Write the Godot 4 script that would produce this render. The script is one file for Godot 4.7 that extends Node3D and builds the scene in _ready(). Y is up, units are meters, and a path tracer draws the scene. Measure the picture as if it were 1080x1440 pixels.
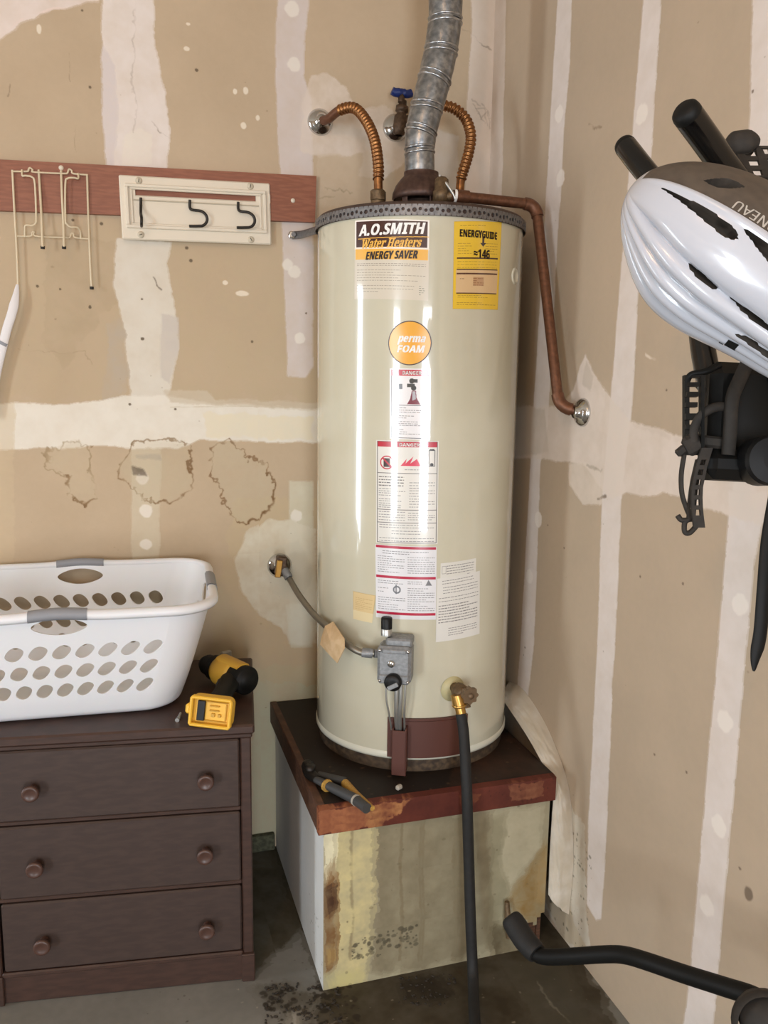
extends Node3D
# A garage corner: water heater on a plywood and drywall stand, dresser with laundry basket and drill, wall hooks, bike rack with helmet.

const FOCAL := 1180.0
var eye := Vector3(0, 1.40, 0)
var cam_basis: Basis
const WALL_X := 1.02
const WALL_Z := -2.31
const HC := Vector3(0.712, 0, -2.02)
const HR := 0.25
var M := {}
var rng := RandomNumberGenerator.new()
var grain := FastNoiseLite.new()
var used_names := {}

# ---------------------------------------------------------------- where things stand
func sight(px, py) -> Vector3:
	return cam_basis * Vector3(px - 540.0, -(py - 720.0), -FOCAL).normalized()
func on_back(px, py, z = WALL_Z) -> Vector3:
	var r = sight(px, py)
	return eye + r * ((z - eye.z) / r.z)
func on_side(px, py, x = WALL_X) -> Vector3:
	var r = sight(px, py)
	return eye + r * ((x - eye.x) / r.x)
func on_level(px, py, y = 0.0) -> Vector3:
	var r = sight(px, py)
	return eye + r * ((y - eye.y) / r.y)
func at(px, py, d) -> Vector3:
	return eye + cam_basis * Vector3((px - 540.0) / FOCAL * d, -(py - 720.0) / FOCAL * d, -d)
func cyl(phi, y, off = 0.0) -> Vector3:
	var a = deg_to_rad(phi)
	return HC + Vector3(sin(a) * (HR + off), y, cos(a) * (HR + off))

# ---------------------------------------------------------------- materials
func c8(r, g, b) -> Color:
	return Color(r / 255.0, g / 255.0, b / 255.0)
func mat(col: Color, rough := 0.6, metal := 0.0, spec := 0.5) -> StandardMaterial3D:
	var m = StandardMaterial3D.new()
	m.albedo_color = col
	m.roughness = rough
	m.metallic = metal
	m.metallic_specular = spec
	return m
func noise_tex(sd, freq, cols: Array, offs: Array, size := 256, kind := FastNoiseLite.TYPE_SIMPLEX_SMOOTH, oct := 4) -> NoiseTexture2D:
	var n = FastNoiseLite.new()
	n.seed = sd
	n.frequency = freq
	n.noise_type = kind
	n.fractal_octaves = oct
	var t = NoiseTexture2D.new()
	t.width = size
	t.height = size
	t.seamless = true
	t.noise = n
	var g = Gradient.new()
	g.offsets = PackedFloat32Array(offs)
	g.colors = PackedColorArray(cols)
	t.color_ramp = g
	return t
func mottled(a: Color, b: Color, freq, scale, rough := 0.6, metal := 0.0, sd := 1, stretch := Vector3.ONE) -> StandardMaterial3D:
	var m = mat(Color.WHITE, rough, metal)
	m.albedo_texture = noise_tex(sd, freq, [a, a.lerp(b, 0.5), b], [0.25, 0.5, 0.75])
	m.uv1_triplanar = true
	m.uv1_scale = stretch * scale
	return m
func make_materials():
	M.wall = mottled(c8(190, 170, 145), c8(180, 160, 136), 0.03, 1.4, 0.9, 0.0, 3)
	M.ceiling = mat(c8(205, 195, 180), 0.9)
	M.concrete = mottled(c8(128, 124, 116), c8(104, 101, 94), 0.02, 1.2, 0.85, 0.0, 5)
	M.enamel = mottled(c8(204, 199, 178), c8(200, 195, 173), 0.01, 2.0, 0.2, 0.0, 7)
	M.enamel.clearcoat_enabled = true
	M.enamel.clearcoat = 1.0
	M.enamel.clearcoat_roughness = 0.04
	M.lip = mat(c8(214, 211, 194), 0.35)
	M.heater_base = mottled(c8(58, 46, 36), c8(96, 78, 58), 0.03, 6.0, 0.7, 0.2, 8)
	M.brown_door = mat(c8(84, 46, 36), 0.5)
	M.cap = mottled(c8(88, 72, 62), c8(66, 50, 44), 0.03, 6.0, 0.6, 0.3, 9)
	M.hood = mottled(c8(92, 70, 60), c8(70, 50, 44), 0.03, 8.0, 0.45, 0.5, 10)
	M.galv = mottled(c8(170, 172, 174), c8(120, 124, 128), 0.02, 9.0, 0.34, 0.9, 11)
	M.galv_seam = mottled(c8(196, 198, 200), c8(150, 152, 156), 0.03, 9.0, 0.3, 0.95, 12)
	M.steel = mat(c8(186, 186, 182), 0.35, 0.8)
	M.strap = mottled(c8(134, 132, 132), c8(110, 108, 108), 0.04, 8.0, 0.45, 0.6, 13)
	M.chrome = mat(c8(205, 205, 205), 0.14, 1.0)
	M.copper = mottled(c8(164, 116, 70), c8(128, 86, 54), 0.03, 8.0, 0.33, 0.85, 14)
	M.copper_dull = mottled(c8(120, 80, 58), c8(96, 64, 46), 0.03, 9.0, 0.45, 0.55, 15)
	M.brass = mat(c8(190, 146, 78), 0.32, 0.85)
	M.brass_dull = mottled(c8(122, 100, 72), c8(92, 74, 54), 0.04, 9.0, 0.5, 0.5, 16)
	M.bronze = mottled(c8(98, 78, 60), c8(72, 56, 44), 0.04, 9.0, 0.5, 0.5, 17)
	M.blue = mat(c8(24, 44, 104), 0.45)
	M.gas_tube = mat(c8(132, 128, 118), 0.38, 0.7)
	M.gas_valve = mottled(c8(150, 152, 154), c8(128, 130, 132), 0.03, 12.0, 0.5, 0.35, 18)
	M.black_plastic = mat(c8(15, 15, 16), 0.45, 0.0, 0.4)
	M.rubber = mottled(c8(26, 25, 24), c8(18, 17, 17), 0.03, 6.0, 0.7, 0.0, 19)
	M.gloss_black = mat(c8(9, 9, 10), 0.18)
	M.dull_black = mat(c8(14, 14, 13), 0.55, 0.0, 0.35)
	M.dusty_black = mottled(c8(46, 40, 34), c8(34, 30, 26), 0.03, 9.0, 0.75, 0.0, 20)
	M.paper = mottled(c8(206, 178, 140), c8(190, 158, 116), 0.02, 6.0, 0.85, 0.0, 21)
	M.dresser = mottled(c8(68, 46, 37), c8(58, 39, 31), 0.02, 1.0, 0.5, 0.0, 22, Vector3(3, 14, 3))
	M.drawer = mottled(c8(65, 49, 42), c8(58, 43, 37), 0.02, 1.0, 0.55, 0.0, 23, Vector3(3, 12, 3))
	M.knob = mat(c8(78, 55, 47), 0.35)
	M.white_plastic = mat(c8(232, 233, 237), 0.42)
	M.white_plastic.subsurf_scatter_enabled = true
	M.white_plastic.subsurf_scatter_strength = 0.08
	M.grey_grip = mat(c8(142, 144, 150), 0.55)
	M.yellow = mat(c8(236, 184, 58), 0.45)
	M.yellow_dark = mat(c8(196, 150, 52), 0.5)
	M.red_dark = mat(c8(110, 34, 26), 0.5)
	M.board = mottled(c8(148, 91, 66), c8(134, 80, 57), 0.02, 1.0, 0.5, 0.0, 24, Vector3(3, 20, 3))
	M.cream = mat(c8(224, 213, 194), 0.5)
	M.cream_dark = mat(c8(200, 189, 168), 0.55)
	M.cream_wire = mat(c8(214, 198, 168), 0.4)
	M.hook = mat(c8(38, 34, 30), 0.45, 0.3)
	M.white_strip = mat(c8(226, 222, 222), 0.45)
	M.wood_side = mottled(c8(104, 70, 50), c8(78, 52, 38), 0.02, 1.0, 0.6, 0.0, 25, Vector3(4, 20, 4))
	M.helmet_white = mat(c8(184, 187, 196), 0.25)
	M.helmet_white.clearcoat_enabled = true
	M.helmet_white.clearcoat = 0.6
	M.helmet_white.clearcoat_roughness = 0.08
	M.helmet_dark = mottled(c8(84, 74, 64), c8(72, 63, 55), 0.03, 9.0, 0.6, 0.0, 26)
	M.helmet_foam = mat(c8(52, 45, 38), 0.8)
	M.letter_white = mat(c8(244, 242, 238), 0.35)
	M.letter_gold = mat(c8(240, 184, 80), 0.35)
	M.letter_black = mat(c8(40, 26, 20), 0.4)
	M.letter_grey = mat(c8(176, 170, 162), 0.5)
	M.orange = mat(c8(238, 172, 64), 0.22)
	M.ring_dark = mat(c8(64, 44, 34), 0.3)
	M.mud = mottled(c8(212, 203, 189), c8(196, 184, 164), 0.02, 2.5, 0.9, 0.0, 27)
	M.curb = mottled(c8(92, 92, 70), c8(66, 66, 50), 0.03, 6.0, 0.85, 0.0, 28)
	M.dirt = mottled(c8(60, 52, 42), c8(38, 33, 27), 0.05, 20.0, 0.9, 0.0, 29)
	M.pebble = mat(c8(168, 160, 148), 0.8)
	M.tool_grip = mat(c8(60, 60, 60), 0.55)
	M.tool_yellow = mottled(c8(196, 160, 74), c8(166, 120, 56), 0.04, 20.0, 0.6, 0.0, 30)
	M.tool_steel = mat(c8(46, 42, 38), 0.45, 0.6)

# ---------------------------------------------------------------- shapes
func tool() -> SurfaceTool:
	var st = SurfaceTool.new()
	st.begin(Mesh.PRIMITIVE_TRIANGLES)
	return st
func tri(st, a, b, c, sg = 0, ua = Vector2.ZERO, ub = Vector2.ZERO, uc = Vector2.ZERO):
	st.set_smooth_group(sg)
	st.set_uv(ua); st.add_vertex(a)
	st.set_uv(ub); st.add_vertex(b)
	st.set_uv(uc); st.add_vertex(c)
func quad(st, a, b, c, d, sg = 0, uv = Rect2(0, 0, 1, 1)):
	var u0 = uv.position
	var u2 = uv.end
	var u1 = Vector2(u2.x, u0.y)
	var u3 = Vector2(u0.x, u2.y)
	tri(st, a, b, c, sg, u0, u1, u2)
	tri(st, a, c, d, sg, u0, u2, u3)
func cbox(st, t: Transform3D, size: Vector3, ch := 0.003):
	# a box with chamfered edges
	var h = size * 0.5
	ch = min(ch, min(h.x, min(h.y, h.z)) * 0.9)
	var p = func(sx, sy, sz, k):
		var v = Vector3(sx * h.x, sy * h.y, sz * h.z)
		if k != 0: v.x -= sx * ch
		if k != 1: v.y -= sy * ch
		if k != 2: v.z -= sz * ch
		return t * v
	for s in [-1, 1]:
		for k in 3:
			var q = []
			for e in [[-1, -1], [1, -1], [1, 1], [-1, 1]]:
				if k == 0: q.append(p.call(s, e[0], e[1], 0))
				elif k == 1: q.append(p.call(e[1], s, e[0], 1))
				else: q.append(p.call(e[0], e[1], s, 2))
			if s > 0: quad(st, q[0], q[3], q[2], q[1], -1)
			else: quad(st, q[0], q[1], q[2], q[3], -1)
	for a in [-1, 1]:
		for b in [-1, 1]:
			var fl = a * b > 0
			var e1 = [p.call(-1, a, b, 1), p.call(1, a, b, 1), p.call(1, a, b, 2), p.call(-1, a, b, 2)]
			var e2 = [p.call(a, -1, b, 2), p.call(a, 1, b, 2), p.call(a, 1, b, 0), p.call(a, -1, b, 0)]
			var e3 = [p.call(a, b, -1, 0), p.call(a, b, 1, 0), p.call(a, b, 1, 1), p.call(a, b, -1, 1)]
			for e in [e1, e2, e3]:
				if fl: quad(st, e[0], e[3], e[2], e[1], -1)
				else: quad(st, e[0], e[1], e[2], e[3], -1)
			for c in [-1, 1]:
				var A = p.call(a, b, c, 0)
				var B = p.call(a, b, c, 1)
				var C = p.call(a, b, c, 2)
				if a * b * c > 0: tri(st, A, C, B, -1)
				else: tri(st, A, B, C, -1)
func box_at(st, center: Vector3, size: Vector3, ch := 0.003):
	cbox(st, Transform3D(Basis(), center), size, ch)
func smooth_path(pts: Array, step := 6) -> Array:
	var out = []
	for i in pts.size() - 1:
		var p0 = pts[max(i - 1, 0)]
		var p3 = pts[min(i + 2, pts.size() - 1)]
		for k in step:
			out.append(pts[i].cubic_interpolate(pts[i + 1], p0, p3, float(k) / step))
	out.append(pts[-1])
	return out
func tube(st, pts: Array, rad, segs := 12, flat := Vector2.ONE, first_up = null):
	# rad: a number or one radius per point
	var n = pts.size()
	var t0 = (pts[1] - pts[0]).normalized()
	var up = first_up if first_up != null else (Vector3.UP if abs(t0.y) < 0.9 else Vector3.RIGHT)
	var side = t0.cross(up).normalized()
	var rings = []
	for i in n:
		var d = (pts[min(i + 1, n - 1)] - pts[max(i - 1, 0)]).normalized()
		side = (side - d * side.dot(d)).normalized()
		var v = side.cross(d).normalized()
		var r = rad[i] if rad is Array else rad
		var ring = []
		for k in segs:
			var a = TAU * k / segs
			ring.append(pts[i] + side * (cos(a) * r * flat.x) + v * (sin(a) * r * flat.y))
		rings.append(ring)
	for i in n - 1:
		for k in segs:
			var k2 = (k + 1) % segs
			quad(st, rings[i][k], rings[i][k2], rings[i + 1][k2], rings[i + 1][k], 1, Rect2(float(k) / segs, float(i) / n, 1.0 / segs, 1.0 / n))
	for k in segs:
		var k2 = (k + 1) % segs
		tri(st, pts[0], rings[0][k2], rings[0][k], -1)
		tri(st, pts[-1], rings[-1][k], rings[-1][k2], -1)
func lathe(st, prof: Array, segs := 24, t := Transform3D(), crease := false):
	# prof: [radius, height] pairs turned round the y axis
	for i in prof.size() - 1:
		var a = prof[i]
		var b = prof[i + 1]
		for k in segs:
			var p = TAU * k / segs
			var q = TAU * (k + 1) / segs
			var v = [Vector3(cos(p) * a[0], a[1], sin(p) * a[0]), Vector3(cos(q) * a[0], a[1], sin(q) * a[0]), Vector3(cos(q) * b[0], b[1], sin(q) * b[0]), Vector3(cos(p) * b[0], b[1], sin(p) * b[0])]
			var sg = (i + 2) if crease else 1
			if a[0] > 1e-6: tri(st, t * v[0], t * v[1], t * v[2], sg)
			if b[0] > 1e-6: tri(st, t * v[0], t * v[2], t * v[3], sg)
func facing(dir: Vector3, origin: Vector3) -> Transform3D:
	# a frame whose y axis looks along dir
	var y = dir.normalized()
	var x = y.cross(Vector3.UP if abs(y.y) < 0.9 else Vector3.RIGHT).normalized()
	return Transform3D(Basis(x, y, x.cross(y)), origin)
func extrude(st, poly: PackedVector2Array, t: Transform3D, depth: float):
	# polygon in x,y of t, from z = 0 to z = depth
	var idx = Geometry2D.triangulate_polygon(poly)
	for i in range(0, idx.size(), 3):
		var a = poly[idx[i]]
		var b = poly[idx[i + 1]]
		var c = poly[idx[i + 2]]
		tri(st, t * Vector3(a.x, a.y, depth), t * Vector3(c.x, c.y, depth), t * Vector3(b.x, b.y, depth), -1)
		tri(st, t * Vector3(a.x, a.y, 0), t * Vector3(b.x, b.y, 0), t * Vector3(c.x, c.y, 0), -1)
	for i in poly.size():
		var a = poly[i]
		var b = poly[(i + 1) % poly.size()]
		quad(st, t * Vector3(a.x, a.y, 0), t * Vector3(b.x, b.y, 0), t * Vector3(b.x, b.y, depth), t * Vector3(a.x, a.y, depth), -1)
func rrect(w, h, r, n := 5) -> PackedVector2Array:
	var out = PackedVector2Array()
	for q in 4:
		var c = Vector2((w / 2 - r) * [1, -1, -1, 1][q], (h / 2 - r) * [1, 1, -1, -1][q])
		for k in n + 1:
			var a = PI / 2 * (q + float(k) / n)
			out.append(c + Vector2(cos(a), sin(a)) * r)
	return out

# ---------------------------------------------------------------- nodes
func numbered(called: String) -> String:
	var n = used_names.get(called, 0)
	used_names[called] = n + 1
	return called if n == 0 else "%s_%03d" % [called, n]
func tag(o, label, category, group = ""):
	o.set_meta("label", label)
	o.set_meta("category", category)
	if group: o.set_meta("group", group)
	return o
func thing(called, label, category, where: Vector3, turn := 0.0, group = "") -> Node3D:
	var o = Node3D.new()
	o.name = numbered(called)
	o.position = where
	o.rotation.y = turn
	add_child(o)
	tag(o, label, category, group)
	return o
func shape(st, m) -> MeshInstance3D:
	if st is SurfaceTool:
		st.generate_normals()
		st = st.commit()
	var o = MeshInstance3D.new()
	o.mesh = st
	if m: o.material_override = m
	return o
func part(called, st, m, parent: Node3D, local := false) -> MeshInstance3D:
	var o = shape(st, m)
	o.name = called
	if not local:
		var t = Transform3D()
		var p = parent
		while p != self:
			t = p.transform * t
			p = p.get_parent()
		o.transform = t.affine_inverse()
	parent.add_child(o, true)
	return o
func single(called, st, m, label, category, where: Vector3, group = "") -> MeshInstance3D:
	st.generate_normals()
	var s2 = SurfaceTool.new()
	s2.begin(Mesh.PRIMITIVE_TRIANGLES)
	s2.append_from(st.commit(), 0, Transform3D(Basis(), -where))
	var o = MeshInstance3D.new()
	o.mesh = s2.commit()
	o.material_override = m
	o.name = numbered(called)
	o.position = where
	add_child(o)
	return tag(o, label, category, group)
func struct(called, st, m) -> MeshInstance3D:
	var o = shape(st, m)
	o.name = numbered(called)
	o.set_meta("kind", "structure")
	add_child(o)
	return o
func lettering(parent, txt: String, w: float, h: float, place: Callable, m, slant := 0.0, bold := 0.6, face := "Droid Sans", called := "lettering"):
	# letters w by h centred on (0, 0), each corner put where place(x, y) says
	var f = SystemFont.new()
	f.font_names = PackedStringArray([face])
	if bold > 0.5: f.font_weight = 700
	var t = TextMesh.new()
	t.text = txt
	t.font = f
	t.font_size = 48
	t.depth = 0.0
	t.pixel_size = 0.01
	t.curve_step = 2.0
	var ar = t.get_mesh_arrays()
	var vs = ar[Mesh.ARRAY_VERTEX]
	var ix = ar[Mesh.ARRAY_INDEX]
	var bb = AABB(vs[0], Vector3.ZERO)
	for v in vs: bb = bb.expand(v)
	var st = tool()
	var get_v = func(v, k):
		var x = (v.x - bb.get_center().x) / bb.size.x * w + k.x
		var y = (v.y - bb.get_center().y) / bb.size.y * h + k.y
		return place.call(x + y * slant, y)
	# heavier letters: the same outline laid down again a hair to each side
	var fat = bold * 0.035 * h
	for k in ([Vector2.ZERO] if fat <= 0.0 else [Vector2(-fat, -fat * 0.6), Vector2(fat, fat * 0.6), Vector2(-fat, fat * 0.6), Vector2(fat, -fat * 0.6)]):
		for i in range(0, ix.size(), 3):
			tri(st, get_v.call(vs[ix[i]], k), get_v.call(vs[ix[i + 1]], k), get_v.call(vs[ix[i + 2]], k), -1)
	return part(called, st, m, parent)

# ---------------------------------------------------------------- painted surfaces (colour and wear only)
class Paint:
	var im: Image
	var res: float
	var noise: Image
	var noise2: Image
	func _init(w_m, h_m, r, base: Color, vary: Color, sd):
		res = r
		var w = int(w_m * r)
		var h = int(h_m * r)
		im = Image.create(w, h, false, Image.FORMAT_RGB8)
		var n = FastNoiseLite.new()
		n.seed = sd
		n.frequency = 0.006
		n.fractal_octaves = 5
		noise = n.get_image(w, h)
		n.seed = sd + 9
		n.frequency = 0.07
		n.fractal_octaves = 3
		noise2 = n.get_image(w, h)
		noise.convert(Image.FORMAT_RGB8)
		noise2.convert(Image.FORMAT_RGB8)
		var a = noise.get_data()
		var b = noise2.get_data()
		var out = PackedByteArray()
		out.resize(w * h * 3)
		var dr = (vary.r - base.r) / 255.0
		var dg = (vary.g - base.g) / 255.0
		var db = (vary.b - base.b) / 255.0
		for i in w * h:
			var k = a[i * 3] * 0.75 + b[i * 3] * 0.25
			out[i * 3] = int((base.r + dr * k) * 255.0)
			out[i * 3 + 1] = int((base.g + dg * k) * 255.0)
			out[i * 3 + 2] = int((base.b + db * k) * 255.0)
		im = Image.create_from_data(w, h, false, Image.FORMAT_RGB8, out)
	func poly(pts: Array, col: Color, alpha := 1.0, rag := 3.0, patchy := 0.3, soft := 1.3):
		# pts in metres from the top left corner of the surface
		var p = PackedVector2Array()
		var lo = Vector2(1e9, 1e9)
		var hi = -lo
		for q in pts:
			var v = q * res
			p.append(v)
			lo = lo.min(v)
			hi = hi.max(v)
		var W = im.get_width()
		var H = im.get_height()
		for y in range(max(0, int(lo.y - rag - soft)), min(H, int(hi.y + rag + soft) + 1)):
			for x in range(max(0, int(lo.x - rag - soft)), min(W, int(hi.x + rag + soft) + 1)):
				var j = (noise2.get_pixel(x, y).r - 0.5) * 2.0
				var j2 = (noise.get_pixel((x * 3) % W, (y * 3) % H).r - 0.5) * 2.0
				var at_ = Vector2(x + (j * 0.35 + j2 * 0.8) * rag, y + (j2 * 0.8 - j * 0.35) * rag)
				var share = 0.0
				for o_ in [Vector2(soft, 0), Vector2(-0.5 * soft, 0.87 * soft), Vector2(-0.5 * soft, -0.87 * soft)]:
					if Geometry2D.is_point_in_polygon(at_ + o_, p): share += 1.0 / 3.0
				if share > 0.0:
					var k = share * alpha * (1.0 - patchy * (0.5 + 0.9 * j2 + 0.35 * j))
					im.set_pixel(x, y, im.get_pixel(x, y).lerp(col, clampf(k, 0.0, 1.0)))
	func blob(c: Vector2, rx: float, ry: float, col: Color, alpha := 1.0, hard := 3.0):
		var v = c * res
		var ax = rx * res
		var ay = ry * res
		for y in range(max(0, int(v.y - ay)), min(im.get_height(), int(v.y + ay) + 1)):
			for x in range(max(0, int(v.x - ax)), min(im.get_width(), int(v.x + ax) + 1)):
				var d = Vector2((x - v.x) / ax, (y - v.y) / ay).length() + (noise2.get_pixel(x, y).r - 0.5) * 0.3
				if d < 1.0:
					im.set_pixel(x, y, im.get_pixel(x, y).lerp(col, clampf((1.0 - d) * hard, 0.0, 1.0) * alpha))
	func line(pts: Array, width: float, col: Color, alpha := 1.0, rag := 2.0):
		# a wandering stroke with soft sides
		for i in pts.size() - 1:
			var a = pts[i] * res
			var b = pts[i + 1] * res
			var w = max(width * res * 0.5, 0.7)
			var lo = a.min(b) - Vector2.ONE * (w + rag + 1.0)
			var hi = a.max(b) + Vector2.ONE * (w + rag + 1.0)
			for y in range(max(0, int(lo.y)), min(im.get_height(), int(hi.y) + 1)):
				for x in range(max(0, int(lo.x)), min(im.get_width(), int(hi.x) + 1)):
					var j = (noise2.get_pixel(x, y).r - 0.5) * 2.0
					var j2 = (noise.get_pixel((x * 3) % im.get_width(), (y * 3) % im.get_height()).r - 0.5) * 2.0
					var p = Vector2(x + (j2 + 0.7 * j) * rag, y + (j2 - 0.7 * j) * rag)
					var d = p.distance_to(Geometry2D.get_closest_point_to_segment(p, a, b)) / (w * (1.0 + 0.5 * j2))
					if d < 1.0:
						im.set_pixel(x, y, im.get_pixel(x, y).lerp(col, alpha * clampf((1.0 - d) * 1.6, 0.0, 1.0) * clampf(0.75 + 0.9 * j2 + 0.3 * j, 0.1, 1.0)))
	func specks(n, area: Rect2, col: Color, sd, smin := 0.001, smax := 0.004, alpha := 0.8):
		var r = RandomNumberGenerator.new()
		r.seed = sd
		for i in n:
			var c = area.position + Vector2(r.randf(), r.randf()) * area.size
			var s = lerpf(smin, smax, pow(r.randf(), 2.0))
			blob(c, s * r.randf_range(0.7, 1.6), s, col, alpha * r.randf_range(0.5, 1.0), 4.0)
	func material(rough := 0.9, spec := 0.4) -> StandardMaterial3D:
		var m = StandardMaterial3D.new()
		im.generate_mipmaps()
		m.albedo_texture = ImageTexture.create_from_image(im)
		m.roughness = rough
		m.metallic_specular = spec
		m.texture_repeat = false
		return m

# painted wall areas: back wall x from -0.98 to 1.02, side wall z from -2.31 to -0.31; both y from 0 to 2.7
func bp(pts: Array) -> Array:
	var out = []
	for p in pts:
		var v = on_back(p[0], p[1])
		out.append(Vector2(v.x + 0.98, 2.7 - v.y))
	return out
func sp(pts: Array) -> Array:
	var out = []
	for p in pts:
		var v = on_side(p[0], p[1])
		out.append(Vector2(v.z + 2.31, 2.7 - v.y))
	return out
func paint_back() -> StandardMaterial3D:
	var P = Paint.new(2.0, 2.7, 560.0, c8(199, 178, 151), c8(188, 167, 140), 41)
	var tape = c8(230, 219, 211)
	var lilac = c8(214, 202, 196)
	var seam = c8(232, 225, 212)
	# lower wall is paler, under the board it is greyer with dust
	P.poly(bp([[0, 300], [445, 318], [445, 560], [0, 560]]), c8(192, 172, 142), 0.6, 14.0, 0.5)
	P.poly(bp([[60, 330], [165, 340], [165, 420], [90, 520], [60, 480]]), c8(182, 162, 134), 0.6, 10.0, 0.6)
	P.poly(bp([[355, 940], [445, 930], [445, 1180], [355, 1180]]), c8(190, 186, 156), 0.85, 8.0, 0.4)
	P.poly(bp([[330, 700], [445, 700], [445, 960], [300, 960], [300, 850]]), c8(196, 176, 142), 0.7, 10.0, 0.4)
	# plaster arc, top left
	P.poly(bp([[-300, -160], [150, -160], [138, 2], [100, 8], [60, 18], [25, 32], [0, 55], [-40, 90], [-300, 200]]), c8(232, 218, 210), 0.95, 3.0, 0.15)
	P.line(bp([[0, 46], [30, 26], [62, 16], [100, 8]]), 0.006, c8(236, 216, 206), 0.8)
	# joint behind the panel
	P.poly(bp([[144, -160], [214, -160], [217, 60], [232, 130], [237, 180], [236, 240], [150, 236], [143, 160], [142, 60]]), tape, 1.0, 3.0, 0.14)
	P.poly(bp([[142, 60], [160, 90], [166, 160], [158, 236], [150, 236], [143, 160]]), c8(214, 203, 200), 0.8, 3.0, 0.3)
	P.poly(bp([[172, 190], [196, 180], [214, 190], [214, 232], [170, 232]]), c8(232, 222, 208), 0.8, 4.0, 0.2)
	P.line(bp([[186, -60], [187, 20], [188, 60], [186, 110], [190, 140], [189, 185]]), 0.005, c8(186, 172, 160), 0.5, 4.0)
	P.line(bp([[212, 168], [222, 182], [238, 194]]), 0.005, c8(128, 112, 98), 0.6, 3.0)
	P.poly(bp([[164, 335], [240, 340], [236, 375], [246, 430], [250, 500], [240, 545], [230, 570], [186, 570], [180, 520], [172, 450], [160, 405]]), c8(222, 214, 200), 1.0, 3.0, 0.12)
	P.poly(bp([[148, 455], [172, 450], [182, 540], [176, 570], [140, 572], [150, 520]]), c8(188, 174, 156), 0.8, 6.0, 0.6)
	P.poly(bp([[226, 440], [250, 445], [250, 500], [238, 540], [226, 530]]), c8(204, 194, 184), 0.8, 3.0, 0.3)
	P.poly(bp([[184, 625], [226, 625], [222, 900], [184, 900]]), c8(210, 198, 174), 0.75, 2.0, 0.2)
	P.line(bp([[170, 300], [245, 300]]), 0.002, tape, 0.3)
	# stud strip with screw spots
	P.poly(bp([[395, -160], [440, -160], [434, 5], [428, 45], [426, 105], [437, 140], [440, 250], [440, 515], [428, 530], [404, 530], [400, 420], [394, 260], [386, 100], [388, 40]]), lilac, 0.95, 2.0, 0.15)
	P.poly(bp([[406, 676], [440, 676], [440, 910], [408, 910]]), c8(212, 206, 184), 0.85, 2.0, 0.2)
	for s in [[410, 12, 10], [413, 90, 9], [404, 372, 8], [414, 382, 9], [421, 475, 8], [416, 725, 9], [205, 718, 9], [200, 672, 9], [205, 765, 8]]:
		var w = bp([[s[0], s[1]]])[0]
		P.blob(w, 0.0021 * s[2], 0.0021 * s[2], c8(234, 226, 214), 0.8, 5.0)
	# plaster round the pipe outlets
	P.poly(bp([[436, 104], [462, 104], [484, 120], [500, 150], [540, 150], [575, 170], [590, 215], [540, 250], [505, 250], [510, 215], [450, 220], [420, 210], [425, 150]]), c8(222, 208, 194), 0.8, 5.0, 0.35)
	P.poly(bp([[445, 215], [530, 215], [520, 290], [445, 290]]), c8(206, 188, 164), 0.6, 6.0, 0.4)
	P.line(bp([[455, 262], [480, 268], [495, 270]]), 0.006, c8(150, 134, 108), 0.5, 5.0)
	P.line(bp([[448, 280], [470, 276]]), 0.006, c8(156, 140, 112), 0.4, 5.0)
	P.poly(bp([[660, -160], [700, -160], [700, 330], [652, 330], [656, 150], [662, 40]]), c8(224, 210, 196), 0.95, 2.0, 0.12)
	P.poly(bp([[610, 180], [645, 190], [640, 330], [600, 330]]), c8(206, 194, 182), 0.7, 4.0, 0.3)
	for i in 9:
		P.line(bp([[664 + i * 3, 140 + (i * 37) % 30], [676 + i * 2, 150 + (i * 53) % 34]]), 0.004, c8(150, 136, 122), 0.35, 3.0)
	P.line(bp([[648, 38], [664, 46], [672, 58], [690, 70]]), 0.005, c8(136, 120, 106), 0.5, 3.0)
	# horizontal seam
	P.poly(bp([[-500, 566], [30, 566], [100, 568], [180, 556], [235, 556], [300, 566], [452, 574], [700, 580], [700, 640], [452, 622], [400, 622], [280, 618], [250, 630], [190, 632], [160, 626], [90, 630], [-500, 640]]), seam, 1.0, 3.0, 0.1)
	P.poly(bp([[228, 548], [290, 548], [300, 560], [452, 566], [452, 576], [240, 566]]), c8(206, 192, 170), 0.8, 3.0, 0.25)
	P.poly(bp([[285, 580], [440, 584], [440, 618], [290, 614]]), c8(230, 218, 188), 0.7, 6.0, 0.35)
	P.line(bp([[240, 572], [330, 571], [452, 573]]), 0.004, c8(196, 182, 156), 0.5, 1.0)
	P.poly(bp([[-60, 560], [20, 566], [18, 640], [20, 800], [-60, 800]]), c8(208, 188, 156), 0.5, 4.0, 0.3)
	# water stains below the seam
	var rings = [
		[[70, 632], [78, 628], [104, 618], [130, 634], [128, 660], [128, 690], [131, 702], [122, 712], [104, 700], [90, 690], [96, 672], [64, 656], [66, 644]],
		[[166, 652], [178, 640], [188, 626], [230, 622], [258, 620], [268, 632], [270, 664], [266, 682], [256, 692], [238, 706], [216, 708], [196, 696], [180, 680], [168, 668]],
		[[300, 622], [322, 618], [340, 634], [350, 646], [372, 650], [376, 664], [388, 682], [384, 702], [374, 722], [352, 738], [336, 734], [320, 716], [312, 690], [298, 668], [294, 644]],
	]
	for i in 3:
		P.poly(bp(rings[i]), [c8(200, 184, 156), c8(196, 182, 154), c8(196, 184, 158)][i], 0.4, 4.0, 0.5, 3.0)
		var loop = rings[i].duplicate()
		loop.append(loop[0])
		P.line(bp(loop), 0.0065, [c8(156, 134, 102), c8(132, 106, 76), c8(120, 90, 60)][i], 0.65, 7.0)
		P.line(bp(loop.slice(4 if i else 6, 11)), 0.010, c8(120, 90, 60), 0.5, 7.0)
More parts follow.
